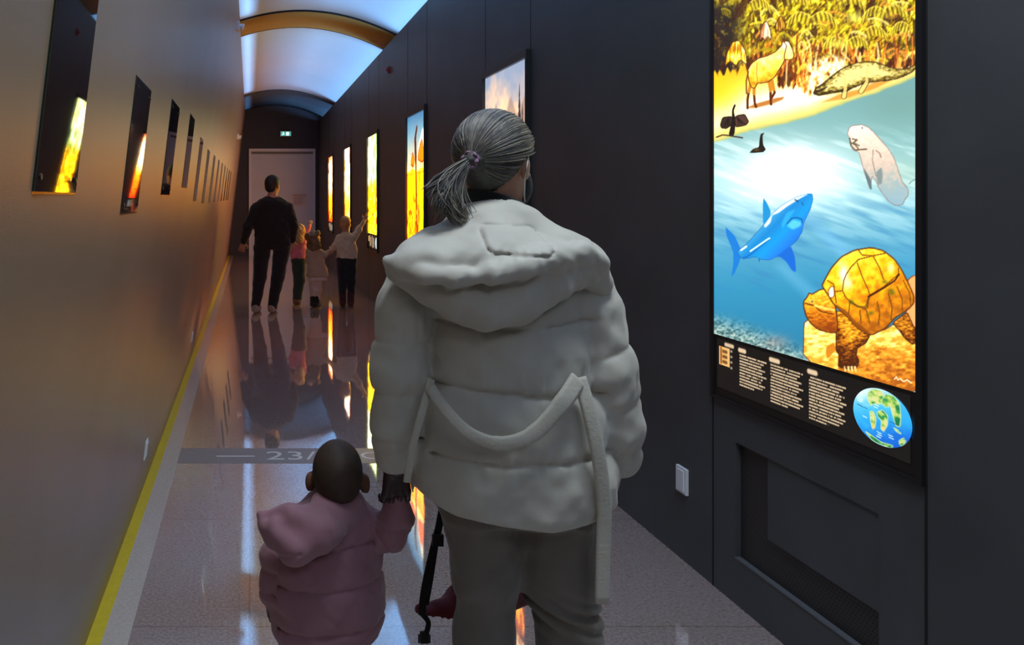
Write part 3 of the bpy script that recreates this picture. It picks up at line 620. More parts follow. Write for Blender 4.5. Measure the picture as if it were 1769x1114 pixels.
d_ = left_d(330, 582); socket(xl(EYE-(582-342)*d_/FPX), d_, EYE-(582-342)*d_/FPX, .07, .09, -1, 'white socket low on the left wall, the farther of two')
al = empty('alarm_button', (XR, 9.88, 3.10)); tag(al, 'small round red alarm device high on the dark right wall', 'alarm')
MB().tube([(XR, 9.88, 3.10), (XR-.03, 9.88, 3.10)], .045, 20).build('housing', M['red'], al); MB().tube([(XR-.03, 9.88, 3.10), (XR-.045, 9.88, 3.10)], .022, 16).build('lens', M['red'], al)
for (px, py, lab) in ((409, 45, 'small white wall lamp high on the left wall, nearer the ceiling band'), (410, 236, 'small white wall lamp at the far end of the left wall')):
    d_ = left_d(px, py); z = EYE-(py-342)*d_/FPX; t = empty('wall_lamp', (xl(z), d_, z)); tag(t, lab, 'lamp')
    MB().box(xl(z)-.01, xl(z)+.03, d_-.05, d_+.05, z-.05, z+.05).build('lamp_base', M['white'], t, bevel=.004)
    MB().tube([(xl(z)+.03, d_, z), (xl(z)+.075, d_, z-.015)], [.028, .04], 14).build('lamp_head', M['white'], t)
# exit sign
YE = YF-.03
def ex(px): return (px-VX)*YF/FPX
def ez(py): return EYE-(py-VY)*YF/FPX
es = empty('exit_sign', (ex(493), YF, ez(232))); tag(es, 'small green and white escape sign above the far door', 'sign')
MB().box(ex(484), ex(503), YF-.07, YF, ez(235.5), ez(227)).build('housing', M['white'], es)
def emit(name, col, s):
    m = bpy.data.materials.new(name); m.use_nodes = True; b = m.node_tree.nodes['Principled BSDF']; b.inputs['Base Color'].default_value = (*col, 1)
    b.inputs['Emission Color'].default_value = (*col, 1); b.inputs['Emission Strength'].default_value = s; return m
eg = MB().box(ex(485), ex(502), YF-.074, YF-.07, ez(235), ez(227.6)).build('sign_face', emit('green sign face', (.05, .42, .36), .9), es)
mb = MB(); x0 = ex(489)
mb.tube([(x0, YF-.076, ez(228.8)), (x0, YF-.078, ez(228.8))], .014, 10)
mb.box(x0-.01, x0+.02, YF-.078, YF-.076, ez(232), ez(229.8)); mb.box(x0-.035, x0-.005, YF-.078, YF-.076, ez(234), ez(232)); mb.box(x0+.01, x0+.035, YF-.078, YF-.076, ez(233), ez(231.6))
mb.box(ex(494), ex(499), YF-.078, YF-.076, ez(234.4), ez(228.4)); mb.build('pictogram', emit('white pictogram', (.8, .95, .95), 1.0), eg)
# door with frame, closed leaf and a paper notice
dr = empty('door_1', (ex(487), YF, 0)); dr['kind'] = 'structure'
mb = MB(); dt = ez(257)
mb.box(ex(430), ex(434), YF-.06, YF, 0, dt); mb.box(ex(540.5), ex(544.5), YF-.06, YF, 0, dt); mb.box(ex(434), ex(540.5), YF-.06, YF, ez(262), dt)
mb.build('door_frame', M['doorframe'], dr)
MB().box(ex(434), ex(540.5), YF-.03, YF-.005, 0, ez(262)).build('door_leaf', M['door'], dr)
MB().box(ex(434), ex(540.5), YF-.05, YF-.03, ez(266), ez(262)).build('door_top_shadow', material('grey shadow strip', (.16, .17, .19), .5), dr)  # dark strip standing in for the shadow line along the leaf's top
nt_ = empty('paper_notice', (ex(517), YF-.03, ez(345))); tag(nt_, 'white paper notice taped on the far white door', 'notice')
pn = MB().box(ex(503), ex(531), YF-.034, YF-.030, ez(357), ez(336)).build('paper', material('notice paper', (.66, .64, .66), .7), nt_)
mb = MB()
for k in range(6): mb.box(ex(507), ex(527-(k*5) % 9), YF-.0355, YF-.034, ez(341+k*2.4), ez(340+k*2.4))
mb.box(ex(505), ex(529), YF-.0355, YF-.034, ez(337.8), ez(336.3)); mb.build('printed_lines', material('notice ink', (.35, .25, .25), .7), pn)
# ================================================================== PEOPLE: bodies and garments as smooth blended surfaces
def P(px, py, d): return np.array([(px-VX)*d/FPX, d, EYE-(py-VY)*d/FPX])
def smin(a, b, k):
    if k <= 0: return np.minimum(a, b)
    h = np.clip(.5+.5*(b-a)/k, 0, 1); return b*(1-h)+a*h-k*h*(1-h)
class Field:
    def __init__(s, lo, hi, h):
        s.lo = np.array(lo, float); s.h = h; n = np.ceil((np.array(hi)-s.lo)/h).astype(int)+1; s.n = n
        s.ax = [(s.lo[i]+h*np.arange(n[i])).astype(np.float32) for i in range(3)]
        s.F = np.full(tuple(n), .15, np.float32)
    def sl(s, lo, hi, m=.05):
        r = []
        for i in range(3):
            a = int(max(0, math.floor((lo[i]-m-s.lo[i])/s.h))); b = int(min(s.n[i], math.ceil((hi[i]+m-s.lo[i])/s.h)+1)); r.append(slice(a, max(a, b)))
        return tuple(r)
    def grid(s, q): return s.ax[0][q[0]][:, None, None], s.ax[1][q[1]][None, :, None], s.ax[2][q[2]][None, None, :]
    def put(s, q, d, k):
        if s.F[q].size: s.F[q] = smin(s.F[q], d.astype(np.float32), k)
        return s
    def cone(s, a, b, ra, rb, k=.02, sy=1.0):
        a = np.array(a, float); b = np.array(b, float); r = max(ra, rb)*max(1, 1/sy)
        q = s.sl(np.minimum(a, b)-r, np.maximum(a, b)+r); X, Y, Z = s.grid(q)
        if s.F[q].size == 0: return s
        e = b-a; L = float(e@e)+1e-9; t = np.clip(((X-a[0])*e[0]+(Y-a[1])*e[1]+(Z-a[2])*e[2])/L, 0, 1)
        d = np.sqrt((X-a[0]-t*e[0])**2+((Y-a[1]-t*e[1])*sy)**2+(Z-a[2]-t*e[2])**2)-(ra+(rb-ra)*t)
        return s.put(q, d, k)
    def chain(s, pts, rs, k=.015, sy=1.0):
        for i in range(len(pts)-1): s.cone(pts[i], pts[i+1], rs[i], rs[i+1], k, sy)
        return s
    def ell(s, c, r, k=.02, R=None):
        c = np.array(c, float); r = np.array(r, float); m = max(r); q = s.sl(c-m, c+m); X, Y, Z = s.grid(q)
        if s.F[q].size == 0: return s
        x, y, z = X-c[0], Y-c[1], Z-c[2]
        if R is not None: x, y, z = [R[0][i]*x+R[1][i]*y+R[2][i]*z for i in range(3)]
        k0 = np.sqrt((x/r[0])**2+(y/r[1])**2+(z/r[2])**2); k1 = np.sqrt((x/r[0]**2)**2+(y/r[1]**2)**2+(z/r[2]**2)**2)
        return s.put(q, k0*(k0-1)/np.maximum(k1, 1e-6), k)
    def loftz(s, rows, k=.02, p=2.0, cap=None):
        """rows (z, cx, cy, rx, ry) with falling or rising z"""
        rows = sorted(rows); zs = [r[0] for r in rows]; A = np.array(rows)
        lo = [min(A[:, 1]-A[:, 3]), min(A[:, 2]-A[:, 4]), zs[0]]; hi = [max(A[:, 1]+A[:, 3]), max(A[:, 2]+A[:, 4]), zs[-1]]
        q = s.sl(lo, hi); X, Y, Z = s.grid(q); ip = lambda j: np.interp(Z, zs, A[:, j])
        rx, ry = ip(3), ip(4); kk = ((np.abs(X-ip(1))/rx)**p+(np.abs(Y-ip(2))/ry)**p)**(1/p)
        d = (kk-1)*np.minimum(rx, ry); dz = np.maximum(zs[0]-Z, Z-zs[-1])
        d = np.where(dz > 0, np.sqrt(np.maximum(d, 0)**2+dz**2), np.maximum(d, dz))
        return s.put(q, d, k)
    def disp(s, fn):
        X, Y, Z = s.grid((slice(None),)*3); s.F += fn(X, Y, Z).astype(np.float32); return s
    def cut(s, fn, k=0):
        X, Y, Z = s.grid((slice(None),)*3); d = fn(X, Y, Z).astype(np.float32)+np.zeros_like(s.F); s.F = -smin(-s.F, -d, k); return s
    def mesh(s, name, mat, parent):
        F = s.F; ins = F < 0; nx, ny, nz = F.shape; acc = np.zeros((nx, ny, nz, 3), np.float32); cnt = np.zeros((nx, ny, nz), np.int16); quads = []
        I = np.arange(nx*ny*nz).reshape(nx, ny, nz)
        for ax in range(3):
            a = [slice(None)]*3; b = [slice(None)]*3; a[ax] = slice(0, -1); b[ax] = slice(1, None)
            cr = ins[tuple(a)] != ins[tuple(b)]; idx = np.argwhere(cr)
            o1, o2 = [(1, 2), (2, 0), (0, 1)][ax]
            idx = idx[(idx[:, o1] > 0) & (idx[:, o2] > 0) & (idx[:, o1] < F.shape[o1]-1) & (idx[:, o2] < F.shape[o2]-1)]
            if not len(idx): continue
            i2 = idx.copy(); i2[:, ax] += 1
            fa = F[tuple(idx.T)]; fb = F[tuple(i2.T)]; t = fa/(fa-fb); pos = idx.astype(np.float32); pos[:, ax] += t
            cells = []
            for d1, d2 in ((0, 0), (-1, 0), (-1, -1), (0, -1)):
                c_ = idx.copy(); c_[:, o1] += d1; c_[:, o2] += d2; cells.append(I[tuple(c_.T)])
                np.add.at(acc.reshape(-1, 3), cells[-1], pos); np.add.at(cnt.reshape(-1), cells[-1], 1)
            qd = np.stack(cells, 1); flip = fa < 0; qd[~flip] = qd[~flip][:, ::-1]; quads.append(qd)
        qd = np.concatenate(quads); used = np.unique(qd); mp = np.full(nx*ny*nz, -1, np.int64); mp[used] = np.arange(len(used))
        V = acc.reshape(-1, 3)[used]/cnt.reshape(-1)[used][:, None]*s.h+s.lo; Q = mp[qd]
        for lam in (.5, -.52):          # light smoothing without shrinking
            S = np.zeros_like(V); N = np.zeros(len(V))
            for a_, b_ in ((0, 1), (1, 2), (2, 3), (3, 0)):
                np.add.at(S, Q[:, a_], V[Q[:, b_]]); np.add.at(N, Q[:, a_], 1); np.add.at(S, Q[:, b_], V[Q[:, a_]]); np.add.at(N, Q[:, b_], 1)
            V = V+lam*(S/N[:, None]-V)
        me = bpy.data.meshes.new(name); nq = len(Q)
        me.vertices.add(len(V)); me.vertices.foreach_set('co', V.astype(np.float32).ravel()); me.loops.add(nq*4); me.loops.foreach_set('vertex_index', Q.astype(np.int32).ravel())
        me.polygons.add(nq); me.polygons.foreach_set('loop_start', np.arange(0, nq*4, 4, dtype=np.int32)); me.polygons.foreach_set('loop_total', np.full(nq, 4, np.int32))
        me.update(calc_edges=True); me.validate()
        return link_mesh(name, me, mat, parent, True)
def crease(z, seams, A, w): return -A*(1-np.exp(-np.abs(np.min(np.stack([np.abs(z-s_) for s_ in seams]), 0))/w)) if len(seams) else 0
def wob(X, Y, Z, f, s=0): return np.sin(X*f+1.3*np.sin(Z*f*.7+s)+s)*np.sin(Z*f*1.1+1.7*np.sin(Y*f*.8+s)+2*s)+.5*np.sin((X+Y)*f*2.1+s*3)*np.sin(Z*f*1.9-Y*f+s)
def rotz(a): c, s_ = math.cos(a), math.sin(a); return np.array([[c, s_, 0], [-s_, c, 0], [0, 0, 1]]).T      # local -> world columns
class Frame:
    """head frame: local +y is where the face looks; yaw to the right, pitch, roll in radians"""
    def __init__(s, c, yaw, sc_=1, pitch=0, roll=0):
        s.c = np.array(c, float); s.s = sc_
        s.R = np.array(Matrix.Rotation(-yaw, 3, 'Z') @ Matrix.Rotation(pitch, 3, 'X') @ Matrix.Rotation(roll, 3, 'Y'))
    def w(s, x, y, z): return s.c+s.R@(np.array([x, y, z])*s.s)
    def Rl(s): return s.R          # columns are local axes in world
    def loc(s, X, Y, Z):
        x, y, z = X-s.c[0], Y-s.c[1], Z-s.c[2]; R = s.R
        return [(R[0, i]*x+R[1, i]*y+R[2, i]*z)/s.s for i in range(3)]
def head_sdf(f, h, k=.02):
    S = h.s; R = [list(h.R[0]), list(h.R[1]), list(h.R[2])]
    e = lambda c, r, kk: f.ell(h.w(*c), np.array(r)*S, kk*S, R)
    e((0, -.010, .030), (.074, .095, .088), k); e((0, .030, -.040), (.056, .062, .068), .03); e((0, .052, -.078), (.028, .028, .022), .02)
    e((0, .074, .030), (.046, .018, .014), .015)
    f.cone(h.w(0, .084, .018), h.w(0, .104, -.020), .008*S, .012*S, .010*S); e((.011, .094, -.024), (.008, .010, .007), .006); e((-.011, .094, -.024), (.008, .010, .007), .006)
    e((0, .086, -.048), (.022, .009, .006), .006); e((0, .085, -.058), (.019, .009, .007), .004)
    for q in (-1, 1):
        e((q*.075, -.004, -.004), (.007, .018, .030), .006); e((q*.080, -.012, .006), (.006, .012, .018), .006); e((q*.038, .062, -.016), (.020, .016, .018), .015)
def head_eyes(h, parent, mat_w, mat_p):
    for q in (-1, 1):
        f = Field(h.w(q*.031, .078, .006)-.03*h.s, h.w(q*.031, .078, .006)+.03*h.s, .0022*h.s); f.ell(h.w(q*.031, .079, .006), np.array([.0125, .0095, .0095])*h.s, 0, [list(r) for r in h.R]); o = f.mesh('eye', mat_w, parent)
        f = Field(h.w(q*.031, .08, .006)-.02*h.s, h.w(q*.031, .08, .006)+.02*h.s, .0015*h.s); f.ell(h.w(q*.031, .0865, .006), np.array([.0048, .0032, .0048])*h.s, 0, [list(r) for r in h.R]); f.mesh('iris', mat_p, o)
def hand_sdf(f, wrist, dirv, palmn, S=1.0, curl=.5, thumb_side=1, k=.006, spread=.25):
    """palm plus four unequal bent fingers and a thumb leaving the side of the palm; dirv along the hand, palmn out of the palm"""
    w_ = np.array(wrist, float); d = np.array(dirv, float); d /= np.linalg.norm(d); n = np.array(palmn, float); n -= d*(n@d); n /= np.linalg.norm(n); a = np.cross(d, n)*thumb_side
    L = .092*S
    for t in (-.030, -.010, .010, .030): f.cone(w_+a*t*S*.6, w_+d*L+a*t*S, .015*S, .0115*S, .012*S)
    for t, ln, c_ in ((-.033, .058, 1.15), (-.011, .074, 1.05), (.011, .080, 1.0), (.033, .070, .92)):
        p = w_+d*L+a*t*S; ang = 0; dd = d+a*t*spread*6
        dd /= np.linalg.norm(dd); r = .0098*S
        for seg, fr in enumerate((.45, .31, .24)):
            ang += curl*c_*(.55 if seg == 0 else 1.0); v = dd*math.cos(ang)+n*math.sin(ang); q = p+v*ln*fr*S; f.cone(p, q, r, r*.9, k*S*.5); p = q; r *= .9
    p = w_+d*.026*S+a*.026*S
    for v, ln, r0, r1 in ((a*.75+d*.55+n*.35, .042, .0135, .0115), (d*.85+a*.3+n*(.3+curl*.5), .034, .0115, .010), (d*.9+n*(.35+curl*.6)-a*.1, .026, .010, .0085)):
        v = v/np.linalg.norm(v); q = p+v*ln*S; f.cone(p, q, r0*S, r1*S, k*S); p = q
def shoe_sdf(f, ankle, yaw, S=1.0, k=.02):
    c, s_ = math.sin(yaw), math.cos(yaw); a = np.array([ankle[0], ankle[1], 0]); fw = np.array([c, s_, 0]); z = np.array([0, 0, 1.])
    f.cone(a-fw*.05*S+z*.045*S, a+fw*.02*S+z*.05*S, .040*S, .042*S, k*S); f.cone(a+fw*.02*S+z*.045*S, a+fw*.13*S+z*.034*S, .040*S, .034*S, k*S); f.cone(a+fw*.13*S+z*.032*S, a+fw*.165*S+z*.03*S, .036*S, .028*S, k*S)
    f.cone(a-fw*.01*S+z*.05*S, a-fw*.012*S+z*.12*S, .04*S, .037*S, k*S)
def cloth(name, col, rough=.85, bump=.35, bs=60, noise=.06): 
    return material(name, col, rough, .25, noise=noise, nscale=14, bump=bump, bscale=bs, sheen=.25)
def hair_mat(name, dark, mid, light, rough=.5):
    m = bpy.data.materials.new(name); m.use_nodes = True; nt = m.node_tree; b = nt.nodes['Principled BSDF']; g = nt.nodes.new('ShaderNodeNewGeometry')
    tc = nt.nodes.new('ShaderNodeTexCoord'); n = nt.nodes.new('ShaderNodeTexNoise'); n.inputs['Scale'].default_value = 35; n.inputs['Detail'].default_value = 3; nt.links.new(tc.outputs['Object'], n.inputs['Vector'])
    ad = nt.nodes.new('ShaderNodeMath'); ad.operation = 'ADD'; nt.links.new(g.outputs['Random Per Island'], ad.inputs[0]); nt.links.new(n.outputs['Fac'], ad.inputs[1])
    mu = nt.nodes.new('ShaderNodeMath'); mu.operation = 'MULTIPLY'; mu.inputs[1].default_value = .5; nt.links.new(ad.outputs[0], mu.inputs[0])
    r = nt.nodes.new('ShaderNodeValToRGB'); e = r.color_ramp.elements; e[0].position = .22; e[0].color = (*dark, 1); e[1].position = .75; e[1].color = (*light, 1); q = e.new(.45); q.color = (*mid, 1)
    nt.links.new(mu.outputs[0], r.inputs['Fac']); nt.links.new(r.outputs['Color'], b.inputs['Base Color']); b.inputs['Roughness'].default_value = rough; b.inputs['Specular IOR Level'].default_value = .4
    return m
def skin_mat(name, col):
    m = material(name, col, .5, .35, noise=.08, nscale=30, bump=.15, bscale=150); b = m.node_tree.nodes['Principled BSDF']
    b.inputs['Subsurface Weight'].default_value = .15; b.inputs['Subsurface Radius'].default_value = (.01, .004, .002); return m
def ribbon(mb, pts, wd, th=.004, wax=None):
    pts = [Vector(p) for p in pts]; n = len(pts)
    sm = [pts[0]]
    for i in range(n-1):        # Catmull-Rom
        p0, p1, p2, p3 = pts[max(i-1, 0)], pts[i], pts[i+1], pts[min(i+2, n-1)]
        for t in (.2, .4, .6, .8, 1): sm.append(.5*((2*p1)+(p2-p0)*t+(2*p0-5*p1+4*p2-p3)*t*t+(3*p1-p0-3*p2+p3)*t**3))
    vs, fs = [], []; m = len(sm)
    for i, p in enumerate(sm):
        t = (sm[min(i+1, m-1)]-sm[max(i-1, 0)]).normalized(); nrm = Vector((0, 1, 0)); a = t.cross(nrm).normalized(); b = a.cross(t).normalized()
        if wax is not None: a = Vector(wax); b = a.cross(t).normalized()
        W_ = wd[min(int(i/m*len(wd)), len(wd)-1)] if isinstance(wd, (list, tuple)) else wd
        for u, v in ((-1, -.6), (-.6, -1), (.6, -1), (1, -.6), (1, .6), (.6, 1), (-.6, 1), (-1, .6)): vs.append(p+a*u*W_/2+b*v*th)
    for i in range(m-1):
        for k in range(8): fs.append((i*8+k, i*8+(k+1) % 8, (i+1)*8+(k+1) % 8, (i+1)*8+k))
    fs += [tuple(range(8)), tuple((m-1)*8+k for k in range(8))]
    return mb.add(vs, fs)
S_LIGHT = skin_mat('light skin', (.42, .22, .15)); S_DARK = skin_mat('brown skin', (.17, .075, .045))
E_W = material('eye white', (.7, .68, .65), .2); E_P = material('eye iris', (.03, .02, .015), .15)

# ------------------------------------------------------------------ woman in the pale quilted jacket
def woman():
    D = 1.95; q = lambda x, y, d=D: P(x, y, d)
    sc_ = D/FPX; zz = lambda y: EYE-(y-VY)*sc_; xx = lambda x: (x-VX)*sc_
    root = empty('person', (xx(900), D, 0)); tag(root, 'woman with grey blond ponytail in a cream quilted jacket, seen from behind', 'person')
    JM = cloth('cream quilted nylon', (.50, .475, .41), .62, .30, 45, .04); TM = cloth('taupe trouser cloth', (.17, .15, .125), .7, .3, 50)
    h = Frame(q(856, 290), math.radians(43), 1.06, math.radians(-6))
    hipx = xx(892)
    # body: one continuous surface
    f = Field((xx(640), 1.6, -.02), (xx(1120), 2.35, 1.75), .0065)
    head_sdf(f, h); f.cone(q(850, 330, 1.945), q(855, 400), .056, .060, .03)
    f.loftz([(zz(395), xx(858), D, .07, .06), (zz(430), xx(862), D, .165, .085), (zz(520), xx(870), D, .16, .10), (zz(640), xx(878), D, .135, .095), (zz(740), xx(885), D, .155, .105), (zz(860), xx(893), D, .17, .11)], .03)
    sl_, el, wl = q(725, 462), q(694, 640, 1.90), q(685, 792, 1.98)
    sr_, er, wr = q(1000, 462), q(1048, 640, 1.90), q(1066, 800, 1.94)
    f.chain([sl_, el, wl], [.05, .038, .026]); f.chain([sr_, er, wr], [.05, .038, .026])
    legL = [q(838, 880), q(840, 1020, 1.96), q(838, 1290, 1.93)]; legR = [q(955, 880), q(968, 1030, 1.93), q(985, 1290, 1.90)]
    for L in (legL, legR): f.chain(L, [.088, .056, .04], .03); f.cone(L[2], L[2]+np.array([.01, .10, -.04]), .036, .03, .02)
    f.mesh('body', S_LIGHT, root); head_eyes(h, root, E_W, E_P)
    # trousers
    f = Field((xx(740), 1.7, .02), (xx(1070), 2.2, zz(760)), .0055)
    f.loftz([(zz(780), xx(890), D, .19, .14), (zz(855), xx(893), D, .195, .145), (zz(880), xx(894), D, .18, .135)], .02)
    f.chain([q(828, 880), q(840, 980, 1.945), q(836, 1100, 1.945), q(834, 1200, 1.93), q(836, 1320, 1.93)], [.098, .078, .067, .074, .072], .035)
    f.chain([q(958, 880), q(966, 990, 1.94), q(983, 1100, 1.93), q(985, 1200, 1.92), q(986, 1320, 1.90)], [.105, .088, .070, .076, .073], .035)
    kn = zz(1025)
    def tw(X, Y, Z):
        right = 1/(1+np.exp(-(X-xx(900))/.012)); u = X-xx(1030)
        fold = .007*right*np.exp(-((Z-(kn+.10*np.abs(u)*1.1-.03))/.05)**2)*np.sin((Z+u*.42-Y*.1)*170)
        fold2 = .0045*(1-right)*np.exp(-((Z-zz(950)-(X-xx(860))*.8)/.022)**2)
        return fold-fold2+.0022*wob(X, Y, Z, 26, .5)+.0015*wob(X, Y, Z*.4, 70, 2.)
    f.disp(tw); f.mesh('trousers', TM, root)
    SM = cloth('white trainer leather', (.55, .54, .52), .5, .1)
    for L, nm in ((legL, 'shoe'), (legR, 'shoe')):
        a = L[2]; f = Field((a[0]-.08, a[1]-.14, -.01), (a[0]+.10, a[1]+.28, .18), .006); shoe_sdf(f, a, .1, 1.1); f.cut(lambda X, Y, Z: .003-Z); f.mesh(nm, SM, root)
    # jacket body and sleeves
    f = Field((xx(625), 1.68, zz(890)), (xx(1125), 2.22, zz(350)), .0048)
    rows = [(382, 858, .085, .085), (408, 860, .150, .105), (432, 862, .205, .125), (480, 865, .205, .145), (553, 868, .196, .155), (600, 872, .205, .165), (658, 874, .208, .165), (700, 880, .226, .178), (765, 886, .238, .182), (810, 888, .246, .188), (850, 886, .238, .185), (884, 885, .218, .175)]
    f.loftz([(zz(y), xx(x), D+.01, a, b) for y, x, a, b in rows], .02, 2.2)
    SL = [q(728, 462), q(700, 530, 1.93), q(690, 640, 1.91), q(686, 735, 1.93), q(682, 785, 1.96)]; RL = [.066, .066, .0635, .058, .047]
    SR = [q(995, 462), q(1022, 535, 1.92), q(1050, 640, 1.90), q(1063, 735, 1.92), q(1072, 793, 1.95)]; RR = [.070, .062, .0625, .060, .043]
    f.chain(SL, RL, .016); f.chain(SR, RR, .016)
    zs = [zz(v) for v in (553, 658, 765)]
    def jw(X, Y, Z):
        arm = 1/(1+np.exp(-(np.abs(X-xx(874)-(zz(560)-Z)*.05)-(.188+np.clip(zz(560)-Z, 0, .4)*.12))/.006))
        lft = X < xx(874)
        seamT = np.exp(-np.minimum(np.minimum(np.abs(Z-zs[0]-(X-xx(870))**2*.4), np.abs(Z-zs[1]+.010*np.sin((X-xx(850))*9))), np.abs(Z-zs[2]-(X-xx(870))*.03))/.0085)
        seamD = np.minimum(np.minimum(np.abs(Z-zs[0]), np.abs(Z-zs[1])), np.abs(Z-zs[2])); aL = np.minimum(np.minimum(np.abs(Z-zz(583)), np.abs(Z-zz(668))), np.abs(Z-zz(750)))
        aR = np.minimum(np.minimum(np.abs(Z-zz(600)-(X-xx(1030))*.45), np.abs(Z-zz(688)-(X-xx(1060))*.5)), np.abs(Z-zz(770)-(X-xx(1060))*.1))
        seamA = np.exp(-np.where(lft, aL, aR)/.0085)
        pull = .0035*(np.exp(-(np.minimum(np.abs(Z-zs[1]), np.abs(Z-zs[2]))/.04)**2))*np.sin(X*95+3*np.sin(X*31))
        big = .0036*wob(X, Y, Z, 17, 1.1)+.0024*wob(X, Y, Z, 44, 2.7)+.0022*np.exp(-seamD/.03)*np.sin(X*150+Y*90+2*np.sin(X*47))
        return (1-arm)*(seamT*.013)+arm*seamA*.0065+pull*.6+big-.004
    f.disp(jw)
    # hem rises to both sides
    hem = lambda X: np.interp(X, [xx(700), xx(765), xx(910), xx(1050), xx(1080)], [zz(836), zz(857), zz(873), zz(853), zz(846)])
    f.cut(lambda X, Y, Z: np.where((X > xx(716)) & (X < xx(1054)), hem(X)-Z, -1)*.9, .012)
    jk = f.mesh('jacket', JM, root)
    # hood lying on the shoulders
    f = Field((xx(620), 1.60, zz(590)), (xx(1090), 2.10, zz(345)), .0045)
    f.loftz([(zz(371), xx(852), D-.01, .094, .085), (zz(384), xx(852), D-.015, .106, .098), (zz(410), xx(855), D-.02, .125, .115)], .02, 2.0)
    f.cone(q(850, 398, 1.90), q(850, 430, 1.83), .085, .075, .05); f.cone(q(800, 402, 1.90), q(718, 440, 1.86), .048, .040, .05); f.cone(q(900, 402, 1.90), q(1000, 438, 1.87), .050, .042, .05)
    f.ell(q(848, 448, 1.82), (.215, .10, .060), .04)
    bag = [q(742, 492, 1.83), q(790, 512, 1.80), q(840, 522, 1.79), q(895, 512, 1.79), q(945, 490, 1.81)]
    f.chain(bag, [.040, .052, .056, .055, .046], .035); f.chain([q(690, 466, 1.86), q(742, 492, 1.83)], [.03, .040], .03); f.chain([q(945, 490, 1.81), q(1000, 468, 1.84), q(1032, 492, 1.88)], [.046, .036, .028], .03)
    rim = [q(668, 449, 1.86), q(694, 463, 1.81), q(735, 475, 1.76), q(790, 480, 1.725), q(850, 474, 1.71), q(910, 458, 1.715), q(960, 443, 1.745), q(1003, 436, 1.79), q(1030, 452, 1.83), q(1040, 485, 1.87), q(1041, 512, 1.90)]
    f.chain(rim, [.013, .018, .020, .021, .022, .023, .024, .025, .022, .020, .014], .018)
    def hw(X, Y, Z):
        u = np.abs(X-xx(845))-.072; v = np.abs(Z-zz(408)-(X-xx(845))*-.05)-.030; r = .018
        sd = np.minimum(np.maximum(u+r, v+r), 0)+np.sqrt(np.maximum(u+r, 0)**2+np.maximum(v+r, 0)**2)-r
        back = Y < 1.93
        flap = np.where(back, .0045*np.exp(-(sd/.004)**2)-.005*(sd < 0), 0)
        rad = .0012*np.sin(np.arctan2(X-xx(850), Z-zz(380))*26+3*np.sin(X*20))*np.clip((zz(395)-Z)/.05, 0, 1)
        return flap+rad+.0032*wob(X, Y, Z, 21, .3)+.0014*wob(X, Y, Z, 50, 1.9)
    f.disp(hw); f.cut(lambda X, Y, Z: -(np.sqrt(((X-xx(852))/.082)**2+((Y-D)/.075)**2)-1)*.075-np.where(Z > zz(392), 0, .2), .01)
    hd = f.mesh('hood', JM, root); hd['label'] = 'cream hood hanging in a wide roll behind the neck'
    # belt: loop across the back and two loose ends
    mb = MB(); ribbon(mb, [q(742, 668, 1.815), q(768, 705, 1.775), q(800, 740, 1.76), q(828, 757, 1.752), q(864, 766, 1.75), q(901, 759, 1.752), q(932, 740, 1.755), q(957, 713, 1.757), q(980, 684, 1.762), q(998, 655, 1.785)], [.026, .028, .032, .036, .040], .0055)
    ribbon(mb, [q(1000, 652, 1.79), q(1015, 700, 1.775), q(1030, 765, 1.768), q(1040, 830, 1.77), q(1044, 880, 1.775), q(1042, 950, 1.78), q(1040, 1042, 1.78)], .031, .005)
    ribbon(mb, [q(745, 655, 1.83), q(728, 715, 1.80), q(712, 775, 1.82), q(703, 832, 1.84)], .017, .004)
    bo = []
    belt = mb.build('belt', cloth('cream belt cloth', (.50, .475, .40), .7, .5, 120), root, smooth=True)
    # black roll collar
    f = Field((xx(780), 1.84, zz(420)), (xx(930), 2.07, zz(315)), .004)
    f.loftz([(zz(322), xx(848), D-.010, .062, .066), (zz(345), xx(850), D-.010, .072, .076), (zz(400), xx(853), D-.006, .080, .080)], .01); f.disp(lambda X, Y, Z: .002*np.sin(Z*260))
    f.cut(lambda X, Y, Z: Z-(zz(334)-(X-xx(846))*.28), .008); f.mesh('roll_collar', cloth('black knit', (.010, .010, .011), .9, .5, 200), root)
    # mask and its loop
    hs = h.s; f = Field(h.w(0, .05, -.05)-.12, h.w(0, .05, -.05)+.12, .004); R = [list(r) for r in h.R]
    f.ell(h.w(0, .040, -.040), np.array([.069, .070, .064])*hs, 0, R); f.cone(h.w(0, .09, .006), h.w(0, .112, -.026), .016, .019, .025)
    f.cut(lambda X, Y, Z: (lambda l: np.maximum(.035-l[1], np.maximum(l[2]-.004-.02*np.exp(-(l[0]/.02)**2), -.095-l[2])))(h.loc(X, Y, Z))*hs, .004); mk = f.mesh('face_mask', material('dark mask cloth', (.014, .014, .022), .8), root)
    mb = MB(); mb.tube([h.w(.063, .036, -.014), h.w(.076, .010, .004), h.w(.083, -.014, .024), h.w(.087, -.024, .004), h.w(.080, -.018, -.030), h.w(.066, .014, -.062), h.w(.058, .036, -.075)], .0022, 6); mb.build('ear_loop', material('pale elastic', (.6, .58, .56), .6), mk, smooth=True)
    # hair
    HM = hair_mat('ash blond hair', (.045, .044, .045), (.115, .11, .105), (.30, .265, .215), .42)
    tie_l = np.array([.0, -.128, .000])
    f = Field(q(775, 400, 1.80), q(965, 190, 2.12), .0042); hc = np.array([0, -.014, .036]); hr = np.array([.086, .110, .096])
    f.ell(h.w(*hc), hr*hs, .01, R); f.cone(h.w(0, -.085, .01), h.w(*tie_l), .030, .012, .03); f.cone(h.w(0, -.05, -.035), h.w(0, -.11, -.008), .034, .012, .03)
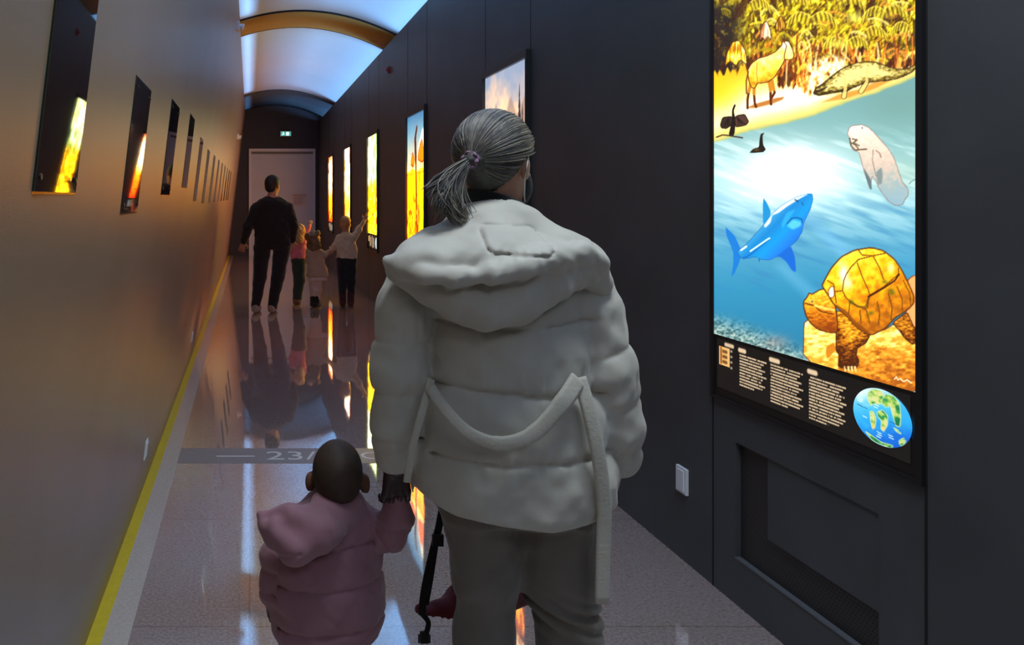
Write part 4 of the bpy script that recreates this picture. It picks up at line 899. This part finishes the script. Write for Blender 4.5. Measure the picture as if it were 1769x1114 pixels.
    def face_cut(X, Y, Z):
        x, y, z = h.loc(X, Y, Z); line = np.interp(y, [-.12, -.06, -.034, -.022, .02, .045, .075, .12], [-.09, -.082, -.03, .026, .030, .058, .078, .09]); return (line-z)*hs*.8
    f.cut(face_cut, .008)
    f.disp(lambda X, Y, Z: (lambda l: .0016*np.sin(np.arctan2(l[0], l[2]-.0+.001)*44+6*np.sin(l[1]*22)))(h.loc(X, Y, Z)))
    hair = f.mesh('hair', material('ash hair underlayer', (.07, .066, .062), .5, .4, noise=.3, nscale=60), root); rr = np.random.RandomState(11); mb = MB()
    tdir = (tie_l-hc)/hr; tdir /= np.linalg.norm(tdir)
    for i in range(1150):
        ph = rr.uniform(-3.1, 3.1); yf = rr.uniform(-.25, .80) if i % 3 else rr.uniform(-.75, .2)
        x = math.sin(ph); z = math.cos(ph); y = yf; sdir = np.array([x*math.sqrt(1-min(y*y, .98)), y, z*math.sqrt(1-min(y*y, .98))])
        l = hc+sdir*hr; line = np.interp(l[1], [-.12, -.06, -.034, -.022, .02, .045, .075, .12], [-.088, -.078, -.02, .030, .034, .060, .080, .09])
        if l[2] < line: continue
        om = math.acos(np.clip(sdir@tdir, -1, 1)); lift = 1.016+rr.rand()*.028; pts = []
        bow = rr.randn()*.02
        for t in np.linspace(0, 1, 10):
            v = (math.sin((1-t)*om)*sdir+math.sin(t*om)*tdir)/math.sin(om); v /= np.linalg.norm(v)
            k_ = lift+bow*math.sin(t*math.pi)*.3; p = hc+v*hr*k_
            if t > .75: p = p+(tie_l+np.array([0, -.002, 0])-p)*((t-.75)/.25)**1.5*.9
            pts.append(h.w(*p))
        mb.tube(pts, [.0005]+[.0016]*8+[.0010], 4)
    for i in range(60):     # flyaway wisps over the brow and crown
        a = rr.uniform(-.6, .9); b0 = np.array([math.sin(a)*.7, .80+rr.randn()*.05, .62+rr.randn()*.08]); l0 = hc+b0/np.linalg.norm(b0)*hr; pts = [h.w(*(l0+np.array([rr.randn()*.004, t*(.006+.012*rr.rand()), .010*math.sin(t*2.2)-t*t*.014*rr.rand()]))) for t in (0, .3, .6, 1)]
        mb.tube(pts, [.0012, .0010, .0008, .0004], 4)
    mb.build('hair_strands', HM, hair, smooth=True)
    # ponytail
    T = h.w(*tie_l); f = Field(q(730, 400, 1.72), q(835, 270, 2.0), .004)
    f.cone(T, q(784, 312, 1.85), .010, .015, .02); f.cone(q(784, 312, 1.85), q(776, 346, 1.84), .015, .014, .02); f.cone(q(776, 346, 1.84), q(788, 368, 1.84), .014, .004, .02)
    pt = f.mesh('ponytail', material('ash tail underlayer', (.06, .057, .055), .5, .4), hair); mb = MB()
    for i in range(620):
        e = rr.randn(3)*np.array([.013, .012, .012]); u = rr.rand(); mid = q(786-28*u, 312+rr.rand()*10, 1.85)+e*.8; m2 = q(774-16*u+rr.randn()*6, 345+rr.randn()*6, 1.83)+e*1.2
        end = [q(748, 322+rr.rand()*16, 1.84), q(758, 350+rr.rand()*20, 1.83), q(782+rr.rand()*24, 372+rr.rand()*8, 1.83)][rr.choice(3, p=[.22, .34, .44])]+e*.7
        if end[0] < xx(752): pts = [T+e*.25, mid, (mid+end)/2+np.array([0, 0, .006]), end]
        else: pts = [T+e*.25, mid, m2, end]
        sm = []
        for t in np.linspace(0, 1, 9):
            a_, b_, c_, d_ = pts; sm.append((1-t)**3*a_+3*t*(1-t)**2*b_+3*t*t*(1-t)*c_+t**3*d_)
        mb.tube(sm, [.0014]*7+[.0010, .0004], 4)
    mb.build('ponytail_strands', HM, pt, smooth=True)
    mb = MB(); ax = np.array(h.R[:, 1]); ring = []
    for t in range(25):
        a = t/24*2*math.pi; ring.append(T+h.R[:, 0]*math.cos(a)*.019+h.R[:, 2]*math.sin(a)*.019+ax*.004*math.sin(a*6))
    mb.tube(ring, .0045, 6); mb.build('hair_tie', material('mauve hair tie', (.22, .12, .2), .7), hair, smooth=True)
    # gloved hands
    GM = material('dark wine leather', (.028, .012, .012), .45, .4, bump=.3, bscale=80)
    f = Field(q(640, 900, 1.90), q(740, 770, 2.1), .0032)
    f.cone(wl+np.array([0, 0, .02]), wl+np.array([0, .0, -.02]), .027, .026, .01)
    hand_sdf(f, wl+np.array([0, .005, -.008]), (.04, .16, -1), (-.15, 1, .25), .93, .62, 1); f.mesh('glove', GM, root)
    f = Field(q(1020, 930, 1.84), q(1120, 770, 2.08), .0035)
    f.cone(wr+np.array([-.005, 0, .03]), wr+np.array([-.004, 0, -.01]), .026, .025, .01)
    hand_sdf(f, wr+np.array([-.006, .03, .030]), (-.12, .12, -1), (-1, .3, 0), .80, .95, 1); f.mesh('glove', GM, root)
    return root
woman()

# ------------------------------------------------------------------ toddler in the pink coat
def toddler():
    D = 2.1; s_ = D/FPX; q = lambda x, y, d=D: P(x, y, d); zz = lambda y: EYE-(y-VY)*s_; xx = lambda x: (x-VX)*s_
    root = empty('toddler', (xx(560), D, 0)); tag(root, 'toddler with cropped dark hair in a dusty pink hooded coat, one arm raised', 'person')
    PM = cloth('dusty pink quilted coat', (.31, .150, .180), .72, .3, 60, .05)
    h = Frame(q(583, 829), math.radians(6), .88, math.radians(-4)); hs = h.s; R = [list(r) for r in h.R]
    f = Field((xx(430), 1.85, -.01), (xx(730), 2.35, zz(750)), .005)
    head_sdf(f, h); f.cone(q(583, 845), q(578, 880), .036, .04, .02)
    f.loftz([(zz(880), xx(575), D, .07, .055), (zz(930), xx(570), D, .085, .065), (zz(1040), xx(565), D, .085, .07), (zz(1090), xx(560), D, .08, .065)], .02)
    wr = q(694, 872, 2.04)
    f.chain([q(500, 900), q(468, 965), q(463, 1030)], [.028, .024, .018]); f.chain([q(630, 900), q(678, 925, 2.06), wr], [.03, .026, .018])
    for x in (512, 590): f.chain([q(x, 1085), q(x, 1170), q(x-2, 1268)], [.045, .036, .028], .02)
    hand_sdf(f, wr, (-.02, -.06, 1), (0, -1, .2), .50, .5, -1, .005); hand_sdf(f, q(463, 1030), (.05, .2, -1), (1, 0, 0), .5, .5, 1, .005)
    [f.ell(h.w(q_*.087, -.010, -.006), np.array([.011, .017, .028])*hs, .008, R) for q_ in (-1, 1)]
    f.mesh('body', S_DARK, root); head_eyes(h, root, E_W, E_P)
    # cropped hair
    f = Field(h.w(0, 0, 0)-.14, h.w(0, 0, 0)+.14, .0035); f.ell(h.w(0, -.012, .032), np.array([.076, .099, .091])*hs, .01, R); f.ell(h.w(0, -.045, -.01), np.array([.054, .045, .045])*hs, .03, R)
    f.cut(lambda X, Y, Z: (lambda l: (np.interp(l[1], [-.12, -.04, -.02, .02, .05, .09], [-.052, -.045, .0, .02, .055, .075])-l[2])*hs)(h.loc(X, Y, Z)), .006)
    f.disp(lambda X, Y, Z: .0008*np.sin(X*900)*np.sin(Y*900)*np.sin(Z*900)); f.mesh('hair', hair_mat('cropped dark hair', (.012, .007, .005), (.024, .014, .010), (.06, .035, .022), .65), root)
    # trousers, shoes
    f = Field((xx(460), 1.95, .02), (xx(650), 2.25, zz(1070)), .005); TD = cloth('black leggings', (.010, .009, .010))
    for x in (512, 590): f.chain([q(x, 1080), q(x, 1170), q(x-2, 1255)], [.052, .042, .034], .015)
    f.mesh('trousers', TD, root)
    for x in (510, 588):
        a = q(x, 1268); f = Field((a[0]-.06, a[1]-.09, -.01), (a[0]+.07, a[1]+.17, .12), .005); shoe_sdf(f, a, .05, .68); f.cut(lambda X, Y, Z: .003-Z); f.mesh('shoe', TD, root)
    # coat
    f = Field((xx(425), 1.85, zz(1125)), (xx(730), 2.30, zz(790)), .004)
    rows = [(842, 583, .054, .055), (862, 580, .078, .068), (888, 574, .105, .085), (925, 568, .138, .105), (960, 563, .148, .115), (1000, 563, .152, .122), (1050, 566, .154, .128), (1080, 563, .146, .124), (1104, 556, .122, .105)]
    f.loftz([(zz(y), xx(x), D, a, b) for y, x, a, b in rows], .02, 2.2)
    f.chain([q(505, 900), q(476, 960, 2.08), q(466, 1022, 2.08)], [.040, .038, .030], .015)
    f.chain([q(628, 905), q(672, 922, 2.05), q(688, 892, 2.04), q(688, 858, 2.035)], [.046, .042, .036, .029], .02)
    def cw(X, Y, Z):
        zt = Z-(X-xx(560))*.085; seam = np.exp(-np.minimum(np.minimum(np.abs(zt-zz(988)), np.abs(zt-zz(1057))), np.abs(zt-zz(925)))/.007)
        aL = X < xx(478); sL = np.exp(-np.minimum(np.abs(Z-zz(975)), np.abs(Z-zz(1012)))/.005); aR = (X > xx(640)) & (Z > zz(955))
        sR = np.exp(-np.minimum(np.abs((X-xx(655))+(Z-zz(920))*.6), np.abs(Z-zz(890)))/.006)
        return np.where(aR, sR*.006, np.where(aL, sL*.006, seam*.011))+.0030*wob(X, Y, Z, 34, .9)+.0016*wob(X, Y, Z, 80, 2.2)-.002
    f.disp(cw); f.cut(lambda X, Y, Z: np.interp(X, [xx(450), xx(480), xx(560), xx(620), xx(672)], [zz(1062), zz(1094), zz(1107), zz(1092), zz(1058)])-Z, .012)
    f.mesh('coat', PM, root)
    # hood slumped to the left
    f = Field((xx(425), 1.80, zz(1000)), (xx(660), 2.20, zz(770)), .004)
    f.chain([q(602, 884, 2.07), q(562, 892, 2.02), q(518, 900, 1.98), q(480, 903, 1.98)], [.026, .034, .034, .024], .02)
    f.chain([q(588, 900, 2.03), q(548, 920, 1.98), q(510, 938, 1.97), q(484, 926, 1.98)], [.034, .050, .048, .036], .025)
    f.chain([q(451, 888, 2.0), q(458, 908, 1.99), q(472, 934, 1.99)], [.006, .014, .022], .015); f.chain([q(451, 888, 2.0), q(500, 884, 1.99)], [.006, .022], .01); f.cone(q(556, 868, 2.05), q(608, 870, 2.06), .026, .026, .02)
    f.disp(lambda X, Y, Z: .004*wob(X, Y, Z, 36, 1.4)+.006*np.exp(-np.abs((Z-zz(915))-(X-xx(480))*.35)/.005)*(X < xx(515))+.0045*np.exp(-np.abs((X-xx(560))+(Z-zz(880))*.15)/.004)*(Z > zz(925))*(Z < zz(872)))
    f.mesh('hood', PM, root)
toddler()

# ------------------------------------------------------------------ red bag hanging in front of the woman's legs
def red_bag():
    q = P; root = empty('shoulder_bag', q(820, 1050, 2.2)); tag(root, 'soft red bag with a black webbing strap hanging in front of the woman\'s legs', 'bag')
    BM = cloth('dark red nylon', (.15, .012, .020), .6, .3, 60)
    f = Field(q(700, 1110, 2.05), q(945, 960, 2.42), .005)
    f.chain([q(724, 1052, 2.2), q(740, 1064, 2.2), q(772, 1062, 2.2), q(805, 1040, 2.22), q(860, 1015, 2.24), q(905, 1015, 2.22)], [.012, .024, .034, .05, .065, .045], .03)
    f.disp(lambda X, Y, Z: .004*wob(X, Y, Z, 40, .4)); f.mesh('bag_body', BM, root)
    WM = material('black webbing', (.008, .008, .009), .6, .3, bump=.6, bscale=400); mb = MB()
    ribbon(mb, [q(790, 800, 2.17), q(770, 850, 2.17), q(763, 885, 2.17), q(757, 915, 2.17), q(747, 955, 2.17), q(737, 1000, 2.165), q(731, 1035, 2.162), q(729, 1062, 2.16)], .020, .0025)
    ribbon(mb, [q(757, 925, 2.172), q(752, 960, 2.176), q(746, 1000, 2.178), q(738, 1045, 2.17)], .008, .002)
    ribbon(mb, [q(729, 1060, 2.16), q(740, 1075, 2.16), q(736, 1095, 2.16), q(733, 1106, 2.16)], .014, .0025)
    st = mb.build('strap', WM, root, smooth=False)
    mb = MB(); c = q(755, 932, 2.165); mb.box(c[0]-.014, c[0]+.018, c[1]-.006, c[1]+.006, c[2]-.018, c[2]+.016); mb.build('strap_adjuster', M['black'], st, bevel=.003)
    mb = MB(); c = q(733, 1098, 2.16); mb.box(c[0]-.012, c[0]+.012, c[1]-.005, c[1]+.005, c[2]-.02, c[2]+.012); mb.box(c[0]-.017, c[0]-.013, c[1]-.003, c[1]+.003, c[2]-.02, c[2]+.004); mb.box(c[0]+.013, c[0]+.017, c[1]-.003, c[1]+.003, c[2]-.02, c[2]+.004); mb.build('buckle', M['black'], st, bevel=.0015)
red_bag()

# ------------------------------------------------------------------ the group farther down the hall
def figure(label, D, head, yaw, hs, neck, sh, torso, arms, legs, mats, hairfn, res, name='person', hem=None, leg_r=(.075, .055, .04), arm_r=(.05, .04, .03), sleeve=1.0, boots=None, hand=.9, pitch=0, ry=.11):
    s_ = D/FPX; q = lambda a, dd=0: P(a[0], a[1], D+dd)
    cx = sum(l[-1][0] for l in legs)/2; root = empty(name, q((cx, VY+EYE/s_))); tag(root, label, 'person')
    xs = [p[0] for L in arms+legs for p in L]+[head[0]]; ys = [head[1]-32]+[p[1] for L in arms for p in L]
    lo = np.array([P(min(xs)-16, 0, D)[0]-.06, D-.35, -.02]); hi = np.array([P(max(xs)+16, 0, D)[0]+.06, D+.40, P(0, min(ys)-8, D)[2]+.1])
    h = Frame(q(head), yaw, hs, pitch); R = [list(r) for r in h.R]; skin, top, low, shoe, hair = mats
    f = Field(lo, hi, res); head_sdf(f, h, .02); f.cone(h.w(0, -.01, -.06), q(neck), .05*hs, .055*hs, .02)
    T = [(EYE-(y-VY)*s_, P(x, y, D)[0], D, a*s_, a*s_*.62) for y, x, a in torso]
    f.loftz([(z, x, y, a*.86, min(b, ry)*.86) for z, x, y, a, b in T], .03)
    for L in arms:
        pts = [q(p, p[2] if len(p) > 2 else 0) for p in L]; f.chain(pts[:3], [r*.8 for r in arm_r], .02)
        d = pts[2]-pts[1]; hand_sdf(f, pts[2], d/np.linalg.norm(d)+np.array([0, .1, 0]), (0, 1, .15) if abs(d[2]) < .9 else (1, .5, 0), hand*hs, .35, 1, .006)
    for L in legs: pts = [q(p) for p in L]; f.chain(pts, [r*.8 for r in leg_r], .03)
    f.mesh('body', skin, root)
    head_eyes(h, root, E_W, E_P)
    # top
    f = Field(lo, hi, res); f.loftz([(z, x, y, a, min(b, ry)) for z, x, y, a, b in T], .03, 2.2)
    for L in arms:
        pts = [q(p, p[2] if len(p) > 2 else 0) for p in L]; f.chain([pts[0], pts[1], pts[1]+(pts[2]-pts[1])*.92], [arm_r[0]*1.08, arm_r[1]*1.15, arm_r[2]*1.1*sleeve], .025)
    f.cone(q(neck)-np.array([0, 0, .01]), q(neck)-np.array([0, 0, .05]), .06*hs, .08*hs, .02)
    f.disp(lambda X, Y, Z: .005*wob(X, Y, Z, 18, 1.0)+.003*wob(X, Y, Z, 42, 2.0)); f.mesh('top' if not hem else hem, top, root)
    # trousers
    f = Field(lo, hi, res); zt, xt, yt, at, bt = T[-1]; f.loftz([(zt+.0, xt, yt, at*.88, min(bt, ry)*.92), (zt-.05, xt, yt, at*.90, min(bt, ry)*.92)], .03)
    for L in legs: pts = [q(p) for p in L]; f.chain(pts, [r*1.08 for r in leg_r], .025)
    f.disp(lambda X, Y, Z: .004*wob(X, Y, Z, 22, .4)); f.cut(lambda X, Y, Z: .05-Z); f.mesh('trousers', low, root)
    for L in legs:
        a = q(L[-1]); f = Field((a[0]-.12, a[1]-.15, -.01), (a[0]+.14, a[1]+.28, (boots or .12)+.06), res*.9); shoe_sdf(f, a, yaw*.4, 1.0*hs if hs > .9 else hs*.92)
        if boots: f.cone(a+np.array([0, 0, boots-a[2]-.02]), (a[0], a[1], .06), leg_r[2]*1.25, leg_r[2]*1.25, .02)
        f.cut(lambda X, Y, Z: .003-Z); f.mesh('boot' if boots else 'shoe', shoe, root)
    hairfn(h, R, hair, root, res)
    return root
def short_hair(h, R, mat, root, res):
    f = Field(h.w(0, 0, 0)-.17, h.w(0, 0, 0)+.17, res*.7); f.ell(h.w(0, -.012, .038), np.array([.082, .103, .094])*h.s, .01, R); f.ell(h.w(0, -.055, -.02), np.array([.062, .045, .05])*h.s, .03, R)
    f.cut(lambda X, Y, Z: (lambda l: (np.interp(l[1], [-.12, -.05, -.02, .02, .05, .09], [-.08, -.065, .0, .03, .055, .07])-l[2])*h.s)(h.loc(X, Y, Z)), .008); f.mesh('hair', mat, root)
def long_hair(h, R, mat, root, res, ln=.13, w=.075):
    f = Field(h.w(0, 0, 0)-np.array([.19, .19, .32]), h.w(0, 0, 0)+.19, res*.8); f.ell(h.w(0, -.016, .036), np.array([.088, .108, .098])*h.s, .01, R)
    f.cone(h.w(0, -.055, 0), h.w(0, -.075, -ln), .075*h.s, w*h.s, .03); f.cone(h.w(.06, -.02, 0), h.w(.055, -.03, -ln*.8), .028*h.s, .022*h.s, .03); f.cone(h.w(-.06, -.02, 0), h.w(-.055, -.03, -ln*.8), .028*h.s, .022*h.s, .03)
    f.cut(lambda X, Y, Z: (lambda l: np.minimum(l[1]-.035, .05-l[2]+0*l[0])*h.s)(h.loc(X, Y, Z)), .01)
    f.disp(lambda X, Y, Z: .004*np.sin(X*120+4*np.sin(Z*40))+.003*wob(X, Y, Z, 60, 1)); f.mesh('hair', mat, root)
def curly_hair(h, R, mat, root, res):
    f = Field(h.w(0, 0, 0)-np.array([.22, .22, .32]), h.w(0, 0, 0)+.22, res*.8); rr = np.random.RandomState(4); f.ell(h.w(0, -.02, .03), np.array([.092, .108, .100])*h.s, .01, R)
    for i in range(70):
        a = rr.uniform(-2.5, 2.5); zz_ = rr.uniform(-.15, .10); p = h.w(math.sin(a)*.095, -math.cos(a)*.10-.01, zz_)
        f.ell(p, np.array([.028, .028, .034])*h.s*(.8+rr.rand()*.5), .012)
    f.cut(lambda X, Y, Z: (lambda l: np.minimum(l[1]-.03, .052-l[2]+0*l[0])*h.s)(h.loc(X, Y, Z)), .01); f.mesh('hair', mat, root)
BLK = cloth('black sweater knit', (.009, .009, .010), .95, .2); BLT = cloth('black trouser cloth', (.008, .008, .010), .9, .2)
figure('man in black sweater and trousers walking away down the hall beside the children', 10.1, (471, 322), math.radians(30), 1.15, (470, 343), None,
       [(339, 470, 12), (347, 470, 25), (354, 470, 31), (368, 470, 34), (390, 471, 33), (410, 471, 31), (424, 471, 32)],
       [[(443, 360), (428, 392, -.02), (421, 418, .04)], [(498, 360), (507, 390, -.02), (505, 416, .04)]],
       [[(453, 428), (449, 478), (442, 528)], [(487, 428), (480, 478), (470, 533)]],
       (S_LIGHT, BLK, BLT, cloth('tan suede', (.26, .20, .15), .8), hair_mat('near black hair', (.006, .005, .004), (.012, .009, .008), (.03, .022, .018), .6)), short_hair, .009,
       leg_r=(.105, .080, .055), arm_r=(.070, .058, .042), ry=.135, hand=.9)
figure('little girl in a pink top and dark trousers pointing up beside the man', 10.9, (519, 400), math.radians(20), .84, (516, 412), None,
       [(413, 516, 7), (418, 516, 12), (432, 516, 12.5), (448, 515, 12.5)],
       [[(525, 419), (530, 405, .05), (535, 390, .08)], [(506, 419), (503, 432, .0), (505, 444, .06)]],
       [[(511, 450), (514, 485), (510, 516)], [(520, 450), (520, 485), (516, 517)]],
       (S_LIGHT, cloth('hot pink jersey', (.62, .16, .22)), cloth('dark green trousers', (.02, .035, .03)), cloth('brown shoes', (.12, .05, .03)), hair_mat('strawberry blond hair', (.25, .12, .05), (.5, .27, .12), (.7, .45, .22))), long_hair, .0075,
       name='child', leg_r=(.060, .050, .036), arm_r=(.040, .034, .026), ry=.075, hand=.75)
figure('small curly haired child in a beige coat and pale tights between the other two children', 10.63, (543, 412), math.radians(62), .86, (544, 427), None,
       [(428, 545, 7), (434, 545, 13), (450, 547, 14.5), (465, 548, 17), (478, 548, 18.5)],
       [[(553, 435), (560, 440, .0), (569, 434, .02)], [(534, 435), (532, 448, .04), (538, 460, .12)]],
       [[(541, 482), (541, 500), (541, 521)], [(550, 482), (549, 500), (547, 520)]],
       (S_LIGHT, cloth('beige wool coat', (.36, .25, .17)), cloth('pale tights', (.50, .36, .31)), cloth('black boots', (.01, .01, .01)), hair_mat('brown curly hair', (.03, .015, .008), (.07, .035, .018), (.16, .09, .045))), curly_hair, .0075,
       name='child', leg_r=(.055, .045, .034), arm_r=(.042, .036, .026), boots=.16, hem='coat', ry=.11, hand=.75, pitch=.25)
figure('tallest child with reddish hair and cream sweater, pointing at the yellow forest picture', 10.63, (597, 387), math.radians(35), .88, (598, 402), None,
       [(403, 599, 8), (408, 599, 15), (425, 599, 17), (446, 599, 17.5)],
       [[(612, 410), (620, 396, .02), (629, 381, .04)], [(586, 411), (579, 424, .0), (573, 431, .02)]],
       [[(590, 449), (591, 485), (592, 521)], [(607, 449), (607, 485), (606, 519)]],
       (S_LIGHT, cloth('cream sweater', (.52, .40, .28)), cloth('black jeans', (.012, .013, .018)), cloth('dark red boots', (.06, .015, .015)), hair_mat('reddish blond hair', (.16, .06, .02), (.36, .16, .06), (.55, .30, .13))), short_hair, .0075,
       name='child', leg_r=(.070, .056, .040), arm_r=(.043, .036, .026), boots=.20, ry=.085, hand=.8)
